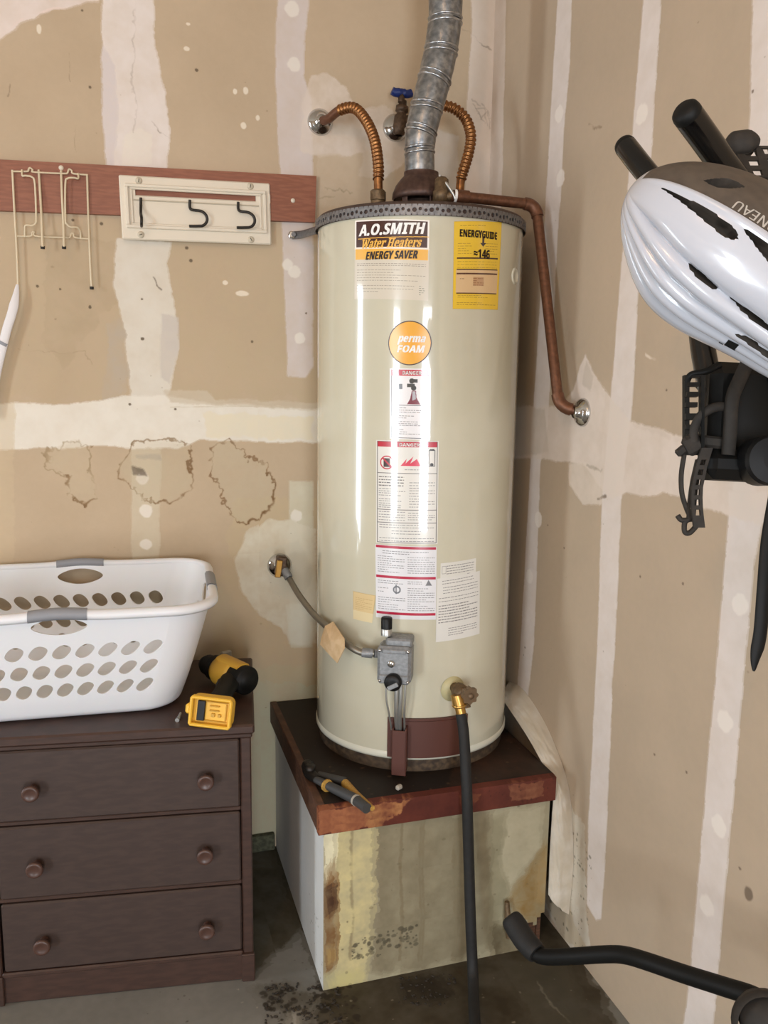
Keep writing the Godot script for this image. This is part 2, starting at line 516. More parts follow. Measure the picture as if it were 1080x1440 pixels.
	P.poly(bp([[184, 654], [200, 658], [207, 669], [186, 667]]), c8(110, 98, 84), 0.8, 2.0, 0.4)
	P.poly(bp([[190, 640], [225, 638], [225, 646], [192, 644]]), c8(180, 168, 150), 0.8, 2.0, 0.3)
	# plaster round the gas outlet
	P.poly(bp([[346, 748], [380, 730], [410, 730], [445, 745], [445, 905], [412, 905], [392, 880], [366, 866], [338, 830], [330, 786]]), c8(218, 210, 190), 0.9, 4.0, 0.3)
	P.poly(bp([[366, 776], [420, 760], [440, 800], [420, 850], [380, 830]]), c8(206, 198, 178), 0.6, 6.0, 0.4)
	P.poly(bp([[402, 850], [436, 848], [438, 908], [406, 906]]), c8(220, 216, 198), 0.7, 3.0, 0.3)
	# chips, holes and scratches
	for s in [[262, 68, 4, 3], [264, 33, 3, 2], [345, 127, 4, 5], [330, 128, 3, 4], [342, 176, 4, 5], [316, 397, 4, 3], [340, 412, 10, 4], [54, 40, 3, 6], [362, 165, 3, 4]]:
		P.blob(bp([[s[0], s[1]]])[0], 0.002 * s[2], 0.002 * s[3], c8(238, 226, 206), 0.85, 5.0)
	for s in [[52, 402, 4], [84, 406, 3], [126, 432, 4], [126, 430, 3], [115, 14, 3], [276, 98, 5], [126, 122, 4], [142, 314, 5], [102, 309, 4], [199, 420, 3], [200, 476, 5], [182, 568, 4], [246, 575, 4], [354, 480, 4], [430, 440, 3], [262, 348, 5], [268, 366, 5]]:
		P.blob(bp([[s[0], s[1]]])[0], 0.0010 * s[2], 0.0009 * s[2], c8(96, 82, 66), 0.8, 4.0)
	P.line(bp([[216, 390], [222, 402], [228, 408]]), 0.004, c8(120, 108, 94), 0.7, 2.0)
	P.line(bp([[14, 120], [12, 136]]), 0.002, c8(130, 112, 92), 0.5)
	P.line(bp([[96, 74], [98, 116]]), 0.002, c8(150, 130, 106), 0.5)
	P.line(bp([[104, 170], [106, 214]]), 0.002, c8(160, 140, 114), 0.5)
	P.line(bp([[24, 490], [70, 494], [120, 496], [130, 512]]), 0.002, c8(158, 138, 112), 0.4, 3.0)
	P.specks(60, Rect2(0.5, 0.5, 1.4, 2.0), c8(140, 122, 98), 5, 0.001, 0.003, 0.5)
	return P.material()
func paint_side() -> StandardMaterial3D:
	var P = Paint.new(2.0, 2.7, 560.0, c8(190, 170, 147), c8(179, 161, 139), 77)
	var tape = c8(225, 214, 207)
	P.poly(sp([[691, -80], [712, -80], [710, 100], [708, 150], [707, 230], [702, 340], [690, 600], [640, 600], [680, 300]]), c8(216, 202, 190), 0.9, 2.0, 0.15)
	for q in [
		[[787, -80], [806, -80], [804, 0], [801, 89], [793, 178], [789, 267], [784, 327], [780, 420], [770, 600], [760, 650], [751, 900], [742, 985], [726, 985], [732, 900], [746, 645], [747, 620], [760, 412], [768, 267], [773, 178], [778, 89], [784, 0]],
		[[908, -80], [932, -80], [930, 0], [923, 100], [916, 213], [897, 406], [890, 560], [874, 694], [865, 900], [861, 960], [852, 1193], [845, 1292], [838, 1294], [825, 1271], [827, 1154], [837, 960], [840, 900], [846, 702], [858, 560], [861, 528], [882, 270], [896, 100], [904, 0]],
		[[1024, 690], [1080, 690], [1060, 800], [1045, 960], [1020, 1240], [1000, 1480], [956, 1480], [971, 1360], [990, 1130], [1005, 960], [1024, 724]],
		[[1060, -80], [1100, -80], [1086, 240], [1060, 690], [1030, 690], [1052, 240]],
	]:
		P.poly(sp(q), tape, 0.95, 1.5, 0.12)
	# mudded horizontal seam
	P.poly(sp([[640, 575], [722, 572], [790, 570], [806, 545], [822, 497], [838, 530], [856, 556], [885, 590], [955, 612], [1080, 654], [1200, 690], [1200, 790], [1080, 740], [1030, 724], [990, 715], [955, 698], [930, 690], [905, 700], [880, 690], [860, 702], [848, 690], [820, 652], [760, 645], [640, 640]]), c8(222, 208, 196), 0.95, 3.0, 0.15)
	P.poly(sp([[724, 568], [765, 575], [772, 636], [724, 640]]), c8(200, 186, 170), 0.7, 4.0, 0.4)
	P.poly(sp([[800, 652], [822, 648], [850, 668], [846, 708], [820, 710], [800, 680]]), c8(220, 206, 192), 0.85, 3.0, 0.2)
	P.poly(sp([[818, 540], [824, 505], [834, 530], [830, 548]]), c8(192, 178, 162), 0.6, 3.0, 0.3)
	P.line(sp([[826, 654], [838, 660], [846, 662]]), 0.01, c8(178, 164, 148), 0.7, 3.0)
	P.line(sp([[840, 700], [852, 698]]), 0.009, c8(110, 94, 80), 0.7, 2.0)
	P.line(sp([[890, 596], [956, 618]]), 0.012, c8(206, 190, 176), 0.5, 2.0)
	for s in [[757, 730], [744, 810], [1019, 1013], [1010, 1160], [993, 1272], [788, 250], [786, 160], [902, 160], [1040, 850]]:
		P.blob(sp([[s[0], s[1]]])[0], 0.022, 0.022, c8(236, 226, 216), 0.85, 5.0)
	# plaster smear above the relief pipe outlet, dust streaks
	P.line(sp([[796, 430], [800, 470], [806, 500]]), 0.02, c8(176, 156, 132), 0.4, 6.0)
	P.line(sp([[828, 172], [836, 180], [846, 178]]), 0.007, c8(140, 122, 100), 0.7, 3.0)
	P.blob(sp([[1052, 1256]])[0], 0.012, 0.014, c8(120, 104, 88), 0.9, 4.0)
	P.blob(sp([[760, 1258]])[0], 0.008, 0.008, c8(120, 104, 88), 0.6, 4.0)
	P.line(sp([[908, 500], [920, 505]]), 0.008, c8(228, 214, 196), 0.8, 2.0)
	for s in [[770, 738], [793, 770], [900, 810], [937, 548], [920, 1060], [965, 1085], [738, 910], [1058, 128], [1000, 600], [960, 820], [1040, 1220]]:
		P.blob(sp([[s[0], s[1]]])[0], 0.0035, 0.003, c8(108, 92, 78), 0.7, 4.0)
	# damp, mouldy foot of the wall beside the stand
	P.poly(sp([[715, 960], [745, 985], [770, 1050], [800, 1130], [822, 1160], [825, 1290], [830, 1340], [800, 1340], [770, 1280], [740, 1280], [700, 1000]]), c8(206, 198, 182), 0.9, 6.0, 0.4)
	P.poly(sp([[768, 1200], [790, 1230], [808, 1300], [830, 1340], [790, 1320], [764, 1260]]), c8(180, 158, 124), 0.6, 6.0, 0.5)
	var a = sp([[790, 1150]])[0]
	P.specks(130, Rect2(a.x - 0.05, a.y, 0.2, 0.34), c8(96, 92, 76), 12, 0.001, 0.005, 0.7)
	P.specks(50, Rect2(0.2, 0.5, 1.6, 2.0), c8(134, 116, 96), 15, 0.001, 0.003, 0.5)
	return P.material()
func paint_floor() -> StandardMaterial3D:
	# x from -1.1 to 1.02, z from -2.31 to -0.81
	var P = Paint.new(2.12, 1.5, 480.0, c8(140, 137, 130), c8(112, 110, 104), 90)
	var fp = func(pts):
		var out = []
		for p in pts:
			var v = on_level(p[0], p[1])
			out.append(Vector2(v.x + 1.1, v.z + 2.31))
		return out
	P.poly(fp.call([[445, 1440], [448, 1400], [455, 1394], [420, 1300], [380, 1190], [800, 1190], [800, 1320], [870, 1440], [880, 1600], [420, 1600]]), c8(58, 50, 36), 0.93, 9.0, 0.25, 5.0)
	P.poly(fp.call([[330, 1190], [400, 1190], [430, 1300], [400, 1330], [350, 1380]]), c8(66, 60, 44), 0.85, 10.0, 0.3, 5.0)
	P.poly(fp.call([[560, 1380], [615, 1370], [640, 1400], [600, 1412], [570, 1410]]), c8(40, 33, 24), 0.85, 6.0, 0.4, 5.0)
	P.poly(fp.call([[700, 1350], [790, 1345], [830, 1440], [850, 1600], [760, 1600], [745, 1430]]), c8(84, 80, 68), 0.6, 8.0, 0.4, 5.0)
	P.poly(fp.call([[355, 1388], [400, 1382], [445, 1400], [440, 1440], [460, 1600], [400, 1600], [402, 1432], [370, 1408]]), c8(84, 78, 66), 0.8, 12.0, 0.6, 5.0)
	P.poly(fp.call([[405, 1422], [425, 1418], [420, 1445], [400, 1460]]), c8(190, 184, 172), 0.8, 7.0, 0.5, 5.0)
	P.line(fp.call([[755, 1380], [775, 1410], [805, 1445]]), 0.006, c8(140, 134, 118), 0.5, 3.0)
	P.line(fp.call([[470, 1440], [485, 1432]]), 0.004, c8(132, 124, 108), 0.6, 3.0)
	var a = fp.call([[400, 1400]])[0]
	P.specks(160, Rect2(a.x - 0.05, a.y - 0.03, 0.2, 0.16), c8(44, 38, 30), 3, 0.002, 0.009, 0.9)
	P.specks(260, Rect2(0, 0.4, 2.12, 1.1), c8(70, 64, 56), 4, 0.001, 0.004, 0.6)
	P.specks(90, Rect2(1.3, 0.5, 0.8, 0.8), c8(180, 172, 152), 6, 0.001, 0.004, 0.6)
	return P.material(0.7, 0.4)
func paint_stand(front: bool) -> StandardMaterial3D:
	# the stand's drywall skins; front 0.6 by 0.4, side 0.6 by 0.4
	if not front:
		var S = Paint.new(0.6, 0.4, 600.0, c8(226, 226, 224), c8(214, 213, 208), 51)
		S.specks(30, Rect2(0.45, 0.25, 0.15, 0.15), c8(120, 112, 100), 8, 0.001, 0.004, 0.8)
		return S.material(0.7)
	var P = Paint.new(0.562, 0.4, 700.0, c8(172, 164, 136), c8(148, 140, 116), 52)
	var fp = func(pts):
		var out = []
		for p in pts:
			var v = on_back(p[0], p[1], -1.687)
			out.append(Vector2(v.x - 0.396, 0.4 - v.y))
		return out
	P.poly(fp.call([[470, 1150], [530, 1150], [525, 1300], [515, 1385], [470, 1385]]), c8(208, 194, 142), 0.85, 5.0, 0.4, 5.0)
	P.poly(fp.call([[525, 1150], [690, 1140], [690, 1330], [600, 1360], [520, 1370], [528, 1260]]), c8(128, 118, 94), 0.85, 8.0, 0.35, 5.0)
	P.poly(fp.call([[715, 1140], [765, 1130], [760, 1190], [735, 1220], [715, 1250], [700, 1200]]), c8(182, 174, 148), 0.8, 5.0, 0.3, 5.0)
	P.poly(fp.call([[690, 1150], [715, 1145], [702, 1200], [715, 1250], [700, 1330], [680, 1330]]), c8(136, 130, 104), 0.7, 6.0, 0.4, 5.0)
	for x in [496, 592, 596, 640, 643, 566]:
		P.line(fp.call([[x, 1150], [x - 3, 1220], [x, 1290], [x - 4, 1350]]), 0.009, c8(112, 96, 70), 0.4, 2.0)
	# rust brown corner on the left, rot at the right foot
	P.poly(fp.call([[455, 1150], [472, 1150], [472, 1215], [470, 1240], [455, 1240]]), c8(236, 230, 196), 0.9, 4.0, 0.2, 5.0)
	P.poly(fp.call([[454, 1245], [470, 1205], [473, 1240], [475, 1280], [472, 1360], [456, 1375]]), c8(118, 82, 46), 0.9, 5.0, 0.4, 5.0)
	P.poly(fp.call([[456, 1250], [470, 1240], [472, 1280], [460, 1290]]), c8(66, 42, 26), 0.9, 4.0, 0.4, 5.0)
	P.poly(fp.call([[458, 1330], [468, 1330], [469, 1355], [458, 1360]]), c8(176, 148, 92), 0.8, 4.0, 0.4, 5.0)
	P.poly(fp.call([[456, 1370], [510, 1360], [515, 1385], [460, 1395]]), c8(196, 186, 130), 0.8, 6.0, 0.5, 5.0)
	P.poly(fp.call([[740, 1220], [770, 1180], [778, 1300], [735, 1290], [712, 1270], [725, 1245]]), c8(140, 112, 66), 0.8, 8.0, 0.5, 5.0)
	P.poly(fp.call([[755, 1215], [772, 1190], [774, 1270], [752, 1268]]), c8(166, 138, 92), 0.7, 5.0, 0.4, 5.0)
	P.poly(fp.call([[690, 1300], [760, 1300], [770, 1345], [690, 1345]]), c8(92, 82, 60), 0.7, 8.0, 0.4, 5.0)
	var a = fp.call([[495, 1318]])[0]
	P.specks(90, Rect2(a.x, a.y, 0.16, 0.06), c8(82, 76, 60), 9, 0.002, 0.007, 0.8)
	P.specks(50, Rect2(0.0, 0.0, 0.6, 0.4), c8(98, 88, 66), 10, 0.001, 0.004, 0.6)
	return P.material(0.75)
func paint_stand_top() -> StandardMaterial3D:
	var P = Paint.new(0.637, 0.65, 420.0, c8(46, 34, 27), c8(26, 20, 16), 60)
	P.poly([Vector2(0.4, 0.5), Vector2(0.637, 0.4), Vector2(0.637, 0.65), Vector2(0.35, 0.65)], c8(84, 56, 42), 0.6, 8.0, 0.4)
	P.specks(60, Rect2(0, 0.3, 0.637, 0.35), c8(112, 88, 64), 61, 0.002, 0.006, 0.6)
	return P.material(0.55)
func paint_stand_edge() -> StandardMaterial3D:
	var P = Paint.new(0.637, 0.062, 900.0, c8(104, 50, 37), c8(74, 34, 27), 62)
	P.poly([Vector2(0, 0), Vector2(0.12, 0), Vector2(0.14, 0.062), Vector2(0, 0.062)], c8(160, 102, 68), 0.95, 8.0, 0.25)
	P.poly([Vector2(0.12, 0.0), Vector2(0.24, 0.005), Vector2(0.2, 0.03), Vector2(0.16, 0.062), Vector2(0.12, 0.062)], c8(170, 118, 74), 0.85, 8.0, 0.5)
	P.poly([Vector2(0.5, 0.005), Vector2(0.6, 0.005), Vector2(0.6, 0.045), Vector2(0.51, 0.05)], c8(138, 92, 66), 0.8, 7.0, 0.4)
	P.poly([Vector2(0.36, 0.01), Vector2(0.42, 0.01), Vector2(0.4, 0.04), Vector2(0.37, 0.05)], c8(132, 80, 54), 0.6, 7.0, 0.5)
	P.specks(30, Rect2(0.4, 0.0, 0.237, 0.062), c8(60, 30, 22), 63, 0.001, 0.004, 0.7)
	return P.material(0.5)

# ---------------------------------------------------------------- the room
func wall_with_panel(called, area: Callable, m, w, h, rest: Array):
	# the painted area as one face, the rest of the wall as plain slabs behind and beside it
	var st = tool()
	var nx = 8
	var ny = 10
	for i in nx:
		for j in ny:
			var u0 = float(i) / nx
			var v0 = float(j) / ny
			var u1 = float(i + 1) / nx
			var v1 = float(j + 1) / ny
			quad(st, area.call(u0 * w, h - v0 * h), area.call(u1 * w, h - v0 * h), area.call(u1 * w, h - v1 * h), area.call(u0 * w, h - v1 * h), -1, Rect2(u0, v0, u1 - u0, v1 - v0))
	st.generate_normals()
	var mesh = st.commit()
	var s2 = tool()
	for r in rest:
		box_at(s2, r[0], r[1], 0.0005)
	s2.generate_normals()
	s2.commit(mesh)
	mesh.surface_set_material(0, m)
	mesh.surface_set_material(1, M.wall)
	struct(called, mesh, null)
func build_room():
	var X0 = -3.6
	var Z1 = 3.6
	var H = 2.75
	# back wall: painted area x -0.98..1.02
	wall_with_panel("wall_back", func(u, v): return Vector3(-0.98 + u, v, WALL_Z), paint_back(), 2.0, 2.7, [
		[Vector3(-1.29, H / 2, WALL_Z - 0.055), Vector3(4.82, H, 0.108)],
		[Vector3((X0 - 0.98) / 2, 1.35, WALL_Z - 0.02), Vector3(-0.98 - X0, 2.7, 0.04)],
		[Vector3(-1.29, 2.725, WALL_Z - 0.02), Vector3(4.62, 0.05, 0.04)]])
	wall_with_panel("wall_right", func(u, v): return Vector3(WALL_X, v, WALL_Z + u), paint_side(), 2.0, 2.7, [
		[Vector3(WALL_X + 0.055, H / 2, 0.645), Vector3(0.108, H, 6.1)],
		[Vector3(WALL_X + 0.02, 1.35, (Z1 - 0.31) / 2), Vector3(0.04, 2.7, Z1 + 0.31)],
		[Vector3(WALL_X + 0.02, 2.725, 0.645), Vector3(0.04, 0.05, 5.91)]])
	# left wall with a tall window opening (z -1.85..-1.3) and a garage door opening (z 2.25..3.25)
	var st = tool()
	var lx = X0 - 0.06
	for r in [[-2.43, -1.85, 0.0, H], [-1.85, -1.3, 0.0, 0.1], [-1.85, -1.3, 2.05, H], [-1.3, 2.25, 0.0, H], [2.25, 3.25, 2.1, H], [3.25, 3.72, 0.0, H]]:
		box_at(st, Vector3(lx, (r[2] + r[3]) / 2, (r[0] + r[1]) / 2), Vector3(0.12, r[3] - r[2], r[1] - r[0]), 0.0005)
	struct("wall_left", st, M.wall)
	# front wall with a doorway (x -0.8..0.25) behind the viewer
	st = tool()
	for r in [[X0 - 0.12, -0.8, 0.0, H], [-0.8, 0.25, 2.05, H], [0.25, WALL_X + 0.11, 0.0, H]]:
		box_at(st, Vector3((r[0] + r[1]) / 2, (r[2] + r[3]) / 2, Z1 + 0.06), Vector3(r[1] - r[0], r[3] - r[2], 0.12), 0.0005)
	struct("wall_front", st, M.wall)
	st = tool()
	box_at(st, Vector3(-1.29, H + 0.05, 0.645), Vector3(4.9, 0.1, 6.2), 0.0005)
	struct("ceiling", st, M.ceiling)
	# floor: painted area plus a slab under everything
	st = tool()
	var fx0 = -1.1
	var fx1 = 1.02
	var fz0 = -2.31
	var fz1 = -0.81
	quad(st, Vector3(fx0, 0, fz0), Vector3(fx1, 0, fz0), Vector3(fx1, 0, fz1), Vector3(fx0, 0, fz1), -1)
	st.generate_normals()
	var mesh = st.commit()
	st = tool()
	box_at(st, Vector3(-1.29, -0.06, 0.645), Vector3(4.9, 0.118, 6.2), 0.0005)
	box_at(st, Vector3((X0 + fx0) / 2, -0.02, (fz0 + fz1) / 2), Vector3(fx0 - X0, 0.04, fz1 - fz0), 0.0005)
	box_at(st, Vector3(-1.29, -0.02, (fz1 + Z1) / 2), Vector3(4.62, 0.04, Z1 - fz1), 0.0005)
	st.generate_normals()
	st.commit(mesh)
	mesh.surface_set_material(0, paint_floor())
	mesh.surface_set_material(1, M.concrete)
	struct("floor", mesh, null)
	# concrete curb at the foot of the back wall
	st = tool()
	box_at(st, Vector3(-1.6, 0.025, WALL_Z + 0.01), Vector3(3.98, 0.05, 0.02), 0.003)
	struct("baseboard_back", st, M.curb)
	# swollen plaster where the stand meets the side wall
	st = tool()
	# a crumpled skin of damp plaster that fills the gap between stand and wall
	var L = []
	var R = []
	for k in [[706, 982], [722, 1006], [744, 1040], [766, 1080], [778, 1104], [776, 1150], [773, 1200], [771, 1258]]: L.append(on_side(k[0], k[1], 0.966))
	for k in [[716, 958], [736, 970], [764, 1012], [786, 1062], [800, 1108], [805, 1160], [806, 1220], [800, 1286]]: R.append(on_side(k[0], k[1], 1.0195))
	L = smooth_path(L, 9)
	R = smooth_path(R, 9)
	var nz = FastNoiseLite.new()
	nz.seed = 12
	nz.frequency = 0.09
	nz.fractal_octaves = 4
	var skin = func(i, j):
		var v = j / 14.0
		var e = sin(PI * v)
		var fold = absf(nz.get_noise_2d(i * 1.2, j * 2.4)) * 0.016 + nz.get_noise_2d(i * 3.1 + 50, j * 3.0) * 0.006
		return L[i].lerp(R[i], v) + Vector3(-0.55, 0.15, 0.6) * (e * (0.012 + fold))
	for i in L.size() - 1:
		for j in 14:
			quad(st, skin.call(i, j), skin.call(i, j + 1), skin.call(i + 1, j + 1), skin.call(i + 1, j), 1)
	struct("trim_1", st, M.mud)

# ---------------------------------------------------------------- stand
func build_stand():
	var o = thing("heater_stand", "low drywall box stand with worn orange-brown wooden top carrying the water heater", "stand", Vector3(0.70, 0, -2.0))
	var zf = -1.687
	var x0 = 0.396
	var x1 = 0.958
	# front skin as a fine grid so that the rotten corner is missing
	var st = tool()
	var nx = 56
	var ny = 40
	var gap = func(x, y):
		return x > 0.915 + 0.010 * sin(y * 90.0) and y < 0.075 + 0.012 * sin(x * 160.0)
	for i in nx:
		for j in ny:
			var xa = lerpf(x0, x1, float(i) / nx)
			var xb = lerpf(x0, x1, float(i + 1) / nx)
			var ya = lerpf(0.0, 0.4, float(j) / ny)
			var yb = lerpf(0.0, 0.4, float(j + 1) / ny)
			if gap.call((xa + xb) / 2, (ya + yb) / 2): continue
			quad(st, Vector3(xa, yb, zf), Vector3(xb, yb, zf), Vector3(xb, ya, zf), Vector3(xa, ya, zf), -1, Rect2(float(i) / nx, 1.0 - float(j + 1) / ny, 1.0 / nx, 1.0 / ny))
			quad(st, Vector3(xa, ya, zf - 0.012), Vector3(xb, ya, zf - 0.012), Vector3(xb, yb, zf - 0.012), Vector3(xa, yb, zf - 0.012), -1)
	part("front_panel", st, paint_stand(true), o)
	st = tool()
	for i in 12:
		var za = lerpf(WALL_Z + 0.005, zf, float(i) / 12)
		var zb = lerpf(WALL_Z + 0.005, zf, float(i + 1) / 12)
		quad(st, Vector3(x0, 0.4, za), Vector3(x0, 0.4, zb), Vector3(x0, 0, zb), Vector3(x0, 0, za), -1, Rect2(float(i) / 12, 0, 1.0 / 12, 1))
		quad(st, Vector3(x0 + 0.012, 0, za), Vector3(x0 + 0.012, 0, zb), Vector3(x0 + 0.012, 0.4, zb), Vector3(x0 + 0.012, 0.4, za), -1)
	var sp_ = part("side_panel", st, paint_stand(false), o)
	sp_.set_meta("label", "white painted side panel")
	st = tool()
	box_at(st, Vector3(0.952, 0.2, -2.002), Vector3(0.010, 0.398, 0.6), 0.001)
	part("side_panel", st, M.wood_side, o)
	# framing seen through the rotten hole
	st = tool()
	box_at(st, Vector3(0.935, 0.2, zf - 0.05), Vector3(0.03, 0.38, 0.05))
	box_at(st, Vector3(0.675, 0.03, zf - 0.06), Vector3(0.52, 0.05, 0.04))
	box_at(st, Vector3(0.425, 0.2, zf - 0.035), Vector3(0.035, 0.38, 0.04))
	part("frame", st, M.wood_side, o)
	# wooden top: deck, front edge board, side edge board
	st = tool()
	quad(st, Vector3(0.385, 0.457, -2.306), Vector3(0.964, 0.457, -2.306), Vector3(0.964, 0.457, -1.69), Vector3(0.385, 0.457, -1.69), -1)
	quad(st, Vector3(0.385, 0.4, -1.69), Vector3(0.964, 0.4, -1.69), Vector3(0.964, 0.4, -2.306), Vector3(0.385, 0.4, -2.306), -1)
	part("deck", st, paint_stand_top(), o)
	st = tool()
	var e0 = Vector3(0.381, 0.396, -1.69)
	var e1 = Vector3(0.964, 0.396, -1.69)
	var up = Vector3(0, 0.062, 0)
	var out = Vector3(0, 0, 0.018)
	quad(st, e0 + up * 0.95 + out, e1 + up * 0.95 + out, e1 + out, e0 + out, -1)
	quad(st, e0 + up, e1 + up, e1 + up * 0.95 + out, e0 + up * 0.95 + out, -1, Rect2(0, 0, 1, 0.08))
	quad(st, e0 + out, e1 + out, e1, e0, -1, Rect2(0, 0.9, 1, 0.1))
	quad(st, e1 + up, e0 + up, e0, e1, -1, Rect2(0, 0, 1, 0.9))
	quad(st, e0 + up, e0 + up * 0.95 + out, e0 + out, e0, -1, Rect2(0, 0, 0.05, 1))
	quad(st, e1 + up * 0.95 + out, e1 + up, e1, e1 + out, -1, Rect2(0.95, 0, 0.05, 1))
	part("front_edge_board", st, paint_stand_edge(), o)
	st = tool()
	box_at(st, Vector3(0.3905, 0.4275, -1.9985), Vector3(0.019, 0.063, 0.615), 0.002)
	part("side_edge_board", st, M.wood_side, o)

# ---------------------------------------------------------------- water heater
func label_image(w, h, bg: Color) -> Image:
	var im = Image.create(w, h, false, Image.FORMAT_RGB8)
	im.fill(bg)
	return im
func print_lines(im: Image, x, y, w, h, n, col: Color, sd, thick := 2):
	var r = RandomNumberGenerator.new()
	r.seed = sd
	for i in n:
		var yy = y + int(h * (i + 0.5) / n)
		var xx = x
		var stop = x + w * (1.0 if r.randf() < 0.7 else r.randf_range(0.4, 0.9))
		while xx < stop:
			var l = r.randi_range(4, 12)
			im.fill_rect(Rect2i(xx, yy, min(l, int(stop - xx)), thick), col)
			xx += l + r.randi_range(2, 3)
func frame_rect(im: Image, x, y, w, h, t, col: Color):
	im.fill_rect(Rect2i(x, y, w, t), col)
	im.fill_rect(Rect2i(x, y + h - t, w, t), col)
	im.fill_rect(Rect2i(x, y, t, h), col)
	im.fill_rect(Rect2i(x + w - t, y, t, h), col)
func disc_px(im: Image, cx, cy, r, col: Color, inner := 0.0):
	for y in range(int(cy - r), int(cy + r) + 1):
		for x in range(int(cx - r), int(cx + r) + 1):
			var d = Vector2(x - cx, y - cy).length()
			if d <= r and d >= inner and x >= 0 and y >= 0 and x < im.get_width() and y < im.get_height(): im.set_pixel(x, y, col)
func poly_px(im: Image, pts: Array, col: Color):
	var p = PackedVector2Array(pts)
	var lo = p[0]
	var hi = p[0]
	for v in p:
		lo = lo.min(v)
		hi = hi.max(v)
	for y in range(int(lo.y), int(hi.y) + 1):
		for x in range(int(lo.x), int(hi.x) + 1):
			if Geometry2D.is_point_in_polygon(Vector2(x, y), p) and x >= 0 and y >= 0 and x < im.get_width() and y < im.get_height(): im.set_pixel(x, y, col)
func patch(parent, called, corners: Array, im: Image, off, lab = "", rough := 0.25) -> MeshInstance3D:
	# corners (phi, y): top left, top right, bottom right, bottom left
	var st = tool()
	var n = 12
	var p = func(u, v):
		var a = corners[0].lerp(corners[1], u)
		var b = corners[3].lerp(corners[2], u)
		var c = a.lerp(b, v)
		return cyl(c.x, c.y, off)
	for i in n:
		for j in 4:
			var u0 = float(i) / n
			var u1 = float(i + 1) / n
			var v0 = j / 4.0
			var v1 = (j + 1) / 4.0
			quad(st, p.call(u0, v0), p.call(u1, v0), p.call(u1, v1), p.call(u0, v1), 1, Rect2(u0, v0, u1 - u0, v1 - v0))
	im.generate_mipmaps()
	var m = mat(Color.WHITE, rough)
	m.albedo_texture = ImageTexture.create_from_image(im)
	m.texture_repeat = false
	m.clearcoat_enabled = true
	m.clearcoat = 1.0
	m.clearcoat_roughness = 0.04
	var o = part(called, st, m, parent)
	if lab: o.set_meta("label", lab)
	return o
func on_label(phi, y, off = 0.0012) -> Callable:
	return func(px, py): return cyl(phi + rad_to_deg(px / HR), y + py, off)
